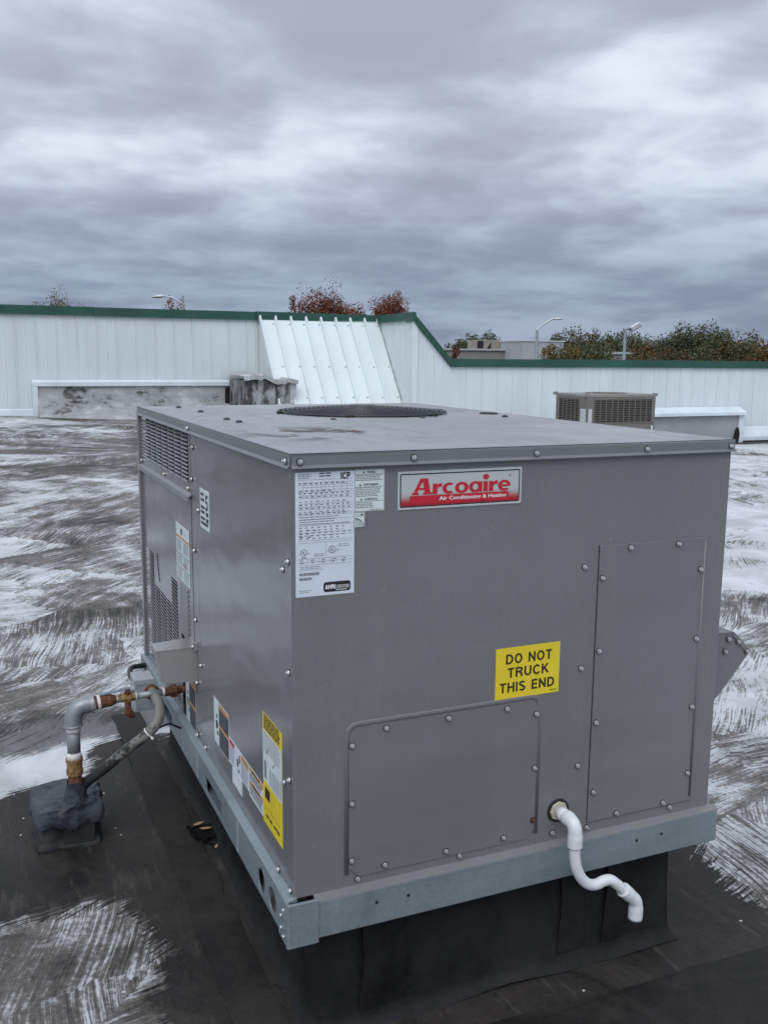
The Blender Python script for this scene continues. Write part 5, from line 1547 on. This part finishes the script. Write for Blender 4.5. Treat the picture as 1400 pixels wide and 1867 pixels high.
o, P, w, h = sticker('instruction_sheet', 0.089, 0.2415, 0.174, 0.453, 'sticker_yellow', 'l', 'tall yellow and white instruction sheet near the front corner')
P.rect(0.001, w - 0.001, h * 0.39, h * 0.85, 'sticker_cream')
for v in np.arange(0.865, 0.985, 0.022): P.lines(0.010, w - 0.010, h * v, h * v + 0.005, 0.02, 0.0042, 'print_brown', 0.1, (0.014, 0.03), rnd=rng, gap=0.003)
P.lines(0.008, w - 0.008, h * 0.66, h * 0.835, 0.0072, 0.0022, 'print_grey', 0.15, (0.01, 0.04), rnd=rng, lift=0.0012)
u = 0.056
while u < w - 0.008: P.rect(u, u + 0.0035, h * 0.405, h * 0.56, 'print_grey', 0.0012); u += 0.0105
P.rect(0.012, 0.030, h * 0.42, h * 0.58, 'print_grey', 0.0012)
for a_, b2_ in ((0.20, 0.66), (0.28, 0.70), (0.52, 0.60), (0.60, 0.63)):   # pen scribble
    P.poly([(w * a_, h * b2_), (w * (a_ + .05), h * (b2_ + .035)), (w * (a_ + .06), h * (b2_ + .03)), (w * (a_ + .02), h * (b2_ - .005))], 'print_black', 0.0013)
P.rect(w * .10, w * .36, h * .24, h * .34, 'print_brown'); P.rect(w * .45, w * .455, h * .17, h * .37, 'print_brown'); P.rect(w * .85, w * .855, h * .17, h * .37, 'print_brown'); P.rect(w * .10, w * .9, h * .155, h * .16, 'print_brown')
for a_ in (0.16, 0.34, 0.56, 0.72): P.lines(w * a_, w * (a_ + .14), h * 0.06, h * 0.10, 0.02, 0.008, 'print_brown', 0.0, (0.006, 0.01), rnd=rng)
P.build(o)

# ================================================================== drain pipe
dp = empty('drain_pipe', 'white plastic condensate drain with trap sticking out of the grey unit', 'drain pipe', (0.696, I, 0.176))
def D(p_): return Vector(p_) - Vector((0.696, I, 0.176))
mb = MB(); mb.tube([(0, 0, 0), (0, -0.004, 0)], [0.031, 0.030], 28, smooth=False); mb.build('gasket', 'rubber', dp)
mb = MB(); mb.tube([(0, -0.0042, 0), (0, -0.010, 0)], [0.025, 0.023], 8, smooth=False); pm('fitting_cream', (0.52, 0.48, 0.36), 0.6, 0, 0.15, 40); mb.build('bushing', 'fitting_cream', dp)
mb = MB(); mb.tube([(0, -0.010, 0), (0.0, -0.040, 0)], 0.0165, 20); mb.build('nipple', 'pvc', dp)
pts = catmull([D((0.696, -0.034, 0.176)), D((0.696, -0.056, 0.174)), D((0.6965, -0.067, 0.163)), D((0.697, -0.070, 0.144)), D((0.697, -0.070, 0.118))], 5)
mb = MB(); mb.tube(pts, [0.0185] * 4 + [0.0172] * (len(pts) - 10) + [0.0185] * 6, 20); el = mb.build('elbow', 'pvc', dp)
mb = MB(); mb.ring(pts[-1], 0.0168, 0.0024, 24, 'z'); mb.build('rim', 'pvc', el)
mb = MB(); mb.ring(pts[0] + Vector((0, -0.004, 0)), 0.0165, 0.0018, 24, 'y'); mb.build('rim', 'pvc', el)
pts = catmull([D((0.697, -0.070, 0.125)), D((0.699, -0.070, 0.090)), D((0.706, -0.070, 0.057)), D((0.722, -0.071, 0.026)), D((0.743, -0.072, 0.007)), D((0.765, -0.073, 0.002)), D((0.785, -0.074, 0.007)), D((0.805, -0.075, 0.006)), D((0.826, -0.076, -0.010)), D((0.846, -0.077, -0.030)), D((0.856, -0.077, -0.040))], 5)
mb = MB(); mb.tube(pts, 0.0136, 20); mb.build('trap', 'pvc', dp)
pts = catmull([D((0.845, -0.077, -0.028)), D((0.868, -0.077, -0.050)), D((0.882, -0.077, -0.064)), D((0.888, -0.077, -0.080)), D((0.888, -0.077, -0.118))], 5)
mb = MB(); mb.tube(pts, [0.0185] * 5 + [0.0170] * (len(pts) - 10) + [0.0185] * 5, 20); e2_ = mb.build('outlet_elbow', 'pvc', dp)
vs2, fs2 = fill2d([circ(0, 0, 0.0135, n=20)])
mb = MB(); mb.add([(pts[-1].x + u, pts[-1].y + v, pts[-1].z - 0.0006) for u, v, _ in vs2], fs2); mb.build('opening', 'dark_inside', e2_)

# ================================================================== gas pipe, pitch pocket, conduit, junction box
GY, GZp = 1.183, 0.190
gp = empty('gas_pipe', 'galvanised gas pipe with rusty fittings rising from the tarred pocket to the unit', 'gas pipe', (-0.350, GY, -0.14))
def G(p_): return Vector(p_) - Vector((-0.350, GY, -0.14))
mb = MB(); mb.tube([G((-0.006, GY, GZp)), G((0.045, GY, GZp + 0.001))], 0.0105, 12); mb.build('pipe_nipple', 'rust', gp)
mb = MB(); mb.tube([G((-0.006, GY, GZp)), G((-0.018, GY, GZp)), G((-0.0181, GY, GZp)), G((-0.036, GY, GZp)), G((-0.0361, GY, GZp)), G((-0.056, GY, GZp))], [0.014, 0.016, 0.0225, 0.0225, 0.0175, 0.0155], 8, smooth=False); mb.build('union', 'rust', gp)
mb = MB(); mb.tube([G((-0.056, GY, GZp)), G((-0.064, GY, GZp))], 0.0125, 12); mb.build('thread_seal', 'pipe_dope', gp)
mb = MB(); mb.tube([G((-0.062, GY, GZp)), G((-0.150, GY, GZp - 0.002))], 0.0110, 14); mb.build('pipe', 'galv_pipe', gp)
mb = MB(); mb.tube([G((-0.146, GY, GZp - 0.002)), G((-0.155, GY, GZp - 0.002))], 0.0135, 12); mb.build('thread_seal', 'pipe_dope', gp)
# shut-off valve
mb = MB(); mb.tube([G((-0.152, GY, GZp - 0.002)), G((-0.162, GY, GZp - 0.002)), G((-0.170, GY, GZp - 0.002)), G((-0.184, GY, GZp - 0.002)), G((-0.192, GY, GZp - 0.003)), G((-0.202, GY, GZp - 0.003))], [0.0145, 0.0145, 0.019, 0.019, 0.0145, 0.0145], 8, smooth=False)
vb = mb.build('valve', 'brass', gp)
mb = MB(); mb.tube([G((-0.177, GY - 0.006, GZp + 0.01)), G((-0.177, GY - 0.010, GZp + 0.032))], [0.010, 0.008], 8, smooth=False); mb.build('valve_stem', 'rust', vb)
mb = MB(); mb.hexa([tuple(G(q)) for q in ((-0.168, GY - 0.018, GZp + 0.030), (-0.168, GY - 0.002, GZp + 0.030), (-0.262, GY + 0.010, GZp + 0.016), (-0.262, GY - 0.004, GZp + 0.016), (-0.168, GY - 0.018, GZp + 0.034), (-0.168, GY - 0.002, GZp + 0.034), (-0.262, GY + 0.010, GZp + 0.020), (-0.262, GY - 0.004, GZp + 0.020))]); pm('handle_blue', (0.20, 0.27, 0.31), 0.6, 0.2, 0.3, 30); mb.build('valve_handle', 'handle_blue', vb)
mb = MB(); mb.tube(catmull([G((-0.176, GY - 0.004, GZp - 0.012)), G((-0.177, GY - 0.008, GZp - 0.045)), G((-0.172, GY - 0.008, GZp - 0.058)), G((-0.158, GY - 0.006, GZp - 0.060))], 4), [0.009, 0.010, 0.010, 0.010, 0.012, 0.012, 0.012, 0.012, 0.012, 0.012, 0.012, 0.010, 0.010], 8); mb.build('drip_cap', 'rust', vb)
mb = MB(); mb.tube([G((-0.200, GY, GZp - 0.003)), G((-0.216, GY, GZp - 0.004))], 0.0125, 12); mb.build('pipe_nipple', 'galv_pipe', gp)
mb = MB(); mb.tube([G((-0.214, GY, GZp - 0.004)), G((-0.226, GY, GZp - 0.004)), G((-0.2261, GY, GZp - 0.004)), G((-0.250, GY, GZp - 0.005)), G((-0.262, GY, GZp - 0.006))], [0.015, 0.018, 0.020, 0.021, 0.024], 12, smooth=False); mb.build('reducer', 'rust', gp)
mb = MB(); mb.tube([G((-0.261, GY, GZp - 0.006)), G((-0.272, GY, GZp - 0.007))], 0.0235, 14); mb.build('thread_seal', 'pipe_dope', gp)
mb = MB(); mb.tube([G((-0.271, GY, GZp - 0.007)), G((-0.280, GY, GZp - 0.007))], 0.0225, 14); mb.build('pipe_nipple', 'rust', gp)
mb = MB(); mb.tube([G((-0.279, GY, GZp - 0.007)), G((-0.286, GY, GZp - 0.008))], 0.0235, 14); mb.build('thread_seal', 'pipe_dope', gp)
pts = catmull([G((-0.284, GY, GZp - 0.008)), G((-0.298, GY, GZp - 0.008)), G((-0.326, GY, GZp - 0.013)), G((-0.344, GY, GZp - 0.034)), G((-0.348, GY, GZp - 0.062)), G((-0.348, GY, GZp - 0.074))], 5)
rr = [0.0275] * len(pts); rr[0] = rr[1] = rr[2] = 0.0300; rr[-1] = rr[-2] = rr[-3] = 0.0300
mb = MB(); mb.tube(pts, rr, 18); mb.build('elbow', 'galv_pipe', gp)
mb = MB(); mb.tube([G((-0.348, GY, 0.118)), G((-0.349, GY, 0.095))], 0.0222, 16); mb.build('thread_seal', 'pipe_dope', gp)
mb = MB(); mb.tube([G((-0.348, GY, 0.120)), G((-0.350, GY, 0.005))], 0.0205, 18); mb.build('riser', 'galv_pipe', gp)
mb = MB(); mb.tube([G((-0.350, GY, 0.028)), G((-0.350, GY, 0.006))], [0.0215, 0.0240], 16); mb.build('thread_seal', 'pipe_dope', gp)
mb = MB(); mb.tube([G((-0.350, GY, 0.008)), G((-0.350, GY, -0.004)), G((-0.350, GY, -0.0041)), G((-0.350, GY, -0.030)), G((-0.350, GY, -0.0301)), G((-0.350, GY, -0.046))], [0.0270, 0.0270, 0.0245, 0.0245, 0.0265, 0.0265], 14, smooth=False); mb.build('coupling', 'brass', gp)
mb = MB(); mb.tube([G((-0.350, GY, -0.044)), G((-0.351, GY, -0.150))], 0.0215, 16); mb.build('rusty_stub', 'rust', gp)

# pitch pocket lump
pk = empty('pitch_pocket', 'lumpy grey tar covered pitch pocket around the gas pipe', 'pitch pocket', (-0.375, 1.28, -0.30))
bm = bmesh.new(); bmesh.ops.create_cube(bm, size=1.0)
bmesh.ops.subdivide_edges(bm, edges=bm.edges, cuts=15, use_grid_fill=True)
for v in bm.verts:
    q = v.co.copy()
    x_, y_, z_ = q.x * 0.185, q.y * 0.20, (q.z + 0.5) * 0.145
    rnd_ = max(0.0, (abs(q.x) - 0.36)) * max(0.0, (abs(q.y) - 0.36)) * 8
    x_ *= 1 - rnd_ * 0.35; y_ *= 1 - rnd_ * 0.35
    n3 = mnoise.noise(Vector((q.x * 5, q.y * 5, q.z * 5))); n4 = mnoise.noise(Vector((q.x * 13, q.y * 13, q.z * 13 + 4)))
    x_ += 0.007 * n3 + 0.003 * n4; y_ += 0.008 * n3 - 0.003 * n4
    if z_ < 0.03: x_ *= 1.12; y_ *= 1.10
    v.co = (x_, y_, z_ - 0.01)
me = bpy.data.meshes.new('box'); bm.to_mesh(me); bm.free(); me.materials.append(MAT['pocket_side'])
for pl in me.polygons: pl.use_smooth = True
link('box', me, pk)
# tar mantle flowing over the box and up the pipe
mb = MB(); nr_, na = 36, 80
vv = []
px_, py_ = 0.025, -0.097      # pipe position in pocket space
for i in range(nr_ + 1):
    t = i / nr_
    for j in range(na):
        a_ = 2 * math.pi * j / na
        c_, s_ = math.cos(a_), math.sin(a_)
        sq = 1.0 / max(abs(c_), abs(s_)) ** 0.62
        ex, ey = 0.108 * sq * c_ * (1 + 0.12 * mnoise.noise(Vector((c_ * 3, s_ * 3, 8)))), 0.128 * sq * s_ * (1 + 0.1 * mnoise.noise(Vector((c_ * 3, s_ * 3, 2))))
        if t < 0.25:
            k = t / 0.25; r0 = 0.026 + 0.016 * k
            x_, y_ = px_ + r0 * c_, py_ + 0.01 * k + r0 * s_; z_ = 0.232 - 0.074 * k ** 0.6
        elif t < 0.75:
            k = (t - 0.25) / 0.5
            x_ = (px_ + 0.042 * c_) * (1 - k) + ex * k; y_ = (py_ + 0.01 + 0.042 * s_) * (1 - k) + ey * k
            z_ = 0.158 - 0.004 * k + 0.012 * mnoise.noise(Vector((x_ * 16, y_ * 16, 3))) + 0.005 * mnoise.noise(Vector((x_ * 45, y_ * 45, 3))) - 0.010 * k * k
        else:
            k = (t - 0.75) / 0.25
            dr = 0.040 + 0.030 * mnoise.noise(Vector((c_ * 2, s_ * 2, 1.5))) + 0.010 * mnoise.noise(Vector((c_ * 9, s_ * 9, 6)))
            x_, y_ = ex * (1 + 0.05 * math.sin(k * 3.1)), ey * (1 + 0.05 * math.sin(k * 3.1)); z_ = 0.140 - max(0.015, dr + 0.015) * k
        nn = mnoise.noise(Vector((x_ * 38, y_ * 38, z_ * 38))); n2_ = mnoise.noise(Vector((x_ * 90, y_ * 90, z_ * 90)))
        vv.append((x_ + 0.005 * nn + 0.002 * n2_, y_ + 0.004 * n2_ - 0.003 * nn, z_ + (0.004 * nn + 0.002 * n2_ if t > 0.25 else 0)))
mb.add(vv, [(i * na + j, i * na + (j + 1) % na, (i + 1) * na + (j + 1) % na, (i + 1) * na + j) for i in range(nr_) for j in range(na)], 0, True)
mb.build('tar_mantle', 'pocket_tar', pk)
mb = MB(); v2, f2 = fill2d([ragged([(-0.02, 0.02), (0.075, 0.025), (0.08, 0.105), (-0.015, 0.11)], 0.02, 0.010, 2.2)], 0.006)
mb.add([(u, -0.108 + w_, v) for u, v, w_ in v2], f2); mb.build('patch', 'conduit_skin', pk)
# junction box and conduit
jb = empty('junction_box', 'small grey metal junction box beside the gas pipe', 'junction box', (-0.110, 1.30, 0.109))
mb = MB(); mb.box(-0.032, 0.033, -0.05, 0.05, 0.0, 0.107); mb.build('body', 'grey_box', jb, 0.002)
mb = MB(); mb.box(-0.0335, 0.0345, -0.0525, -0.0501, 0.092, 0.1085); mb.build('cover_lip', 'grey_box', jb)
mb = MB(); mb.ring((0.022, -0.054, 0.064), 0.020, 0.0055, 24, 'y'); mb.build('lock_nut', 'rust', jb)
mb = MB(); mb.tube([(0.033, 0.0, 0.05), (0.116, 0.0, 0.05)], 0.012, 12); mb.build('nipple', 'galv_pipe', jb)
mb = MB(); mb.tube([(-0.032, -0.02, 0.07), (-0.042, -0.02, 0.07)], [0.013, 0.011], 14, smooth=False); mb.build('knockout', 'galv_pipe', jb)
mb = MB(); mb.tube(catmull([(-0.010, 0.045, 0.055), (-0.012, 0.10, 0.055), (-0.004, 0.25, 0.035), (0.03, 0.42, 0.0), (0.092, 0.52, -0.03)], 6), 0.010, 10); mb.build('whip', 'conduit_skin', jb)

cd_ = empty('conduit', 'flexible grey and black conduit running from junction box down to the pitch pocket', 'conduit', (-0.33, 1.22, -0.15))
def K(p_): return Vector(p_) - Vector((-0.33, 1.22, -0.15))
pts = catmull([K((-0.088, 1.262, 0.174)), K((-0.088, 1.19, 0.178)), K((-0.087, 1.12, 0.172)), K((-0.098, 1.07, 0.145)), K((-0.133, 1.055, 0.108)), K((-0.195, 1.09, 0.050)), K((-0.262, 1.135, -0.022)), K((-0.315, 1.19, -0.085)), K((-0.330, 1.215, -0.120))], 7)
mb = MB(); mb.tube(pts, 0.0168, 14); mb.build('jacket', 'conduit_skin', cd_)
q = K((-0.133, 1.055, 0.108)); d_ = (K((-0.195, 1.09, 0.050)) - K((-0.098, 1.07, 0.145))).normalized()
mb = MB()
u_ = d_.cross(Vector((0, 0, 1))).normalized(); v_ = d_.cross(u_)
mb.tube([q + u_ * (0.0180 * math.cos(a_)) + v_ * (0.0180 * math.sin(a_)) for a_ in np.linspace(0, 2 * math.pi, 20)], 0.0026, 6)
mb.tube([q + u_ * -0.014 + v_ * 0.012, q + u_ * -0.022 + v_ * 0.020], 0.004, 6); mb.build('cable_tie', 'zip_tie', cd_)
wi = MB(); wi.tube(catmull([(-0.10, 1.06, 0.118), (-0.06, 1.10, 0.110), (-0.03, 1.13, 0.085), (-0.016, 1.15, 0.07)], 6), 0.0035, 8)
wo_ = wi.build('loose_wire', 'rubber'); tag(wo_, 'thin black wire looping from the conduit to the base rail', 'wire')

# ================================================================== litter on the roof
ts = MB()
v2, f2 = fill2d([ragged([(-0.035, -0.045), (0.03, -0.05), (0.05, 0.0), (0.03, 0.055), (-0.03, 0.05), (-0.05, 0.01)], 0.012, 0.014, 3.0)])
ts.add([(0.045 + u, 1.085 + v, -0.2775) for u, v, _ in v2], f2)
for (u, v, r_) in ((0.03, 1.03, 0.010), (0.01, 1.08, 0.014), (0.0, 1.13, 0.008), (0.045, 0.99, 0.007), (0.10, 1.00, 0.012)):
    vs2, fs2 = fill2d([ragged(circ(0, 0, r_, r_ * 1.5, 9), 0.006, 0.006, u * 40)]); ts.add([(u + a_, v + b2_, -0.277) for a_, b2_, _ in vs2], fs2)
tag(ts.build('tar_spill', 'wet_tar'), 'shiny black tar splash on the roof beside the base rail', 'tar splash')
for i, (u, v, r_, lb) in enumerate(((0.035, 1.135, 20, 'pale dead leaf lying farthest back on the tar splash'), (0.050, 1.095, -10, 'pale dead leaf lying in the middle of the tar splash'), (0.055, 0.965, 60, 'small dead leaf lying nearest the viewer below the tar splash'))):
    s_ = 0.022 if i < 2 else 0.013
    lp = [(-s_, 0), (-s_ * .5, s_ * .3), (s_ * .3, s_ * .34), (s_, 0), (s_ * .3, -s_ * .30), (-s_ * .5, -s_ * .28)]
    v2, f2 = fill2d([lp])
    mb = MB(); c_, s2_ = math.cos(R(r_)), math.sin(R(r_))
    mb.add([(a_ * c_ - b2_ * s2_, a_ * s2_ + b2_ * c_, 0.004 + 6 * b2_ * b2_ + 3 * a_ * a_) for a_, b2_, _ in v2], f2)
    tag(mb.build('dead_leaf', 'dead_leaf', loc=(u, v, -0.276)), lb, 'leaf', 'dead leaves on the tar splash')
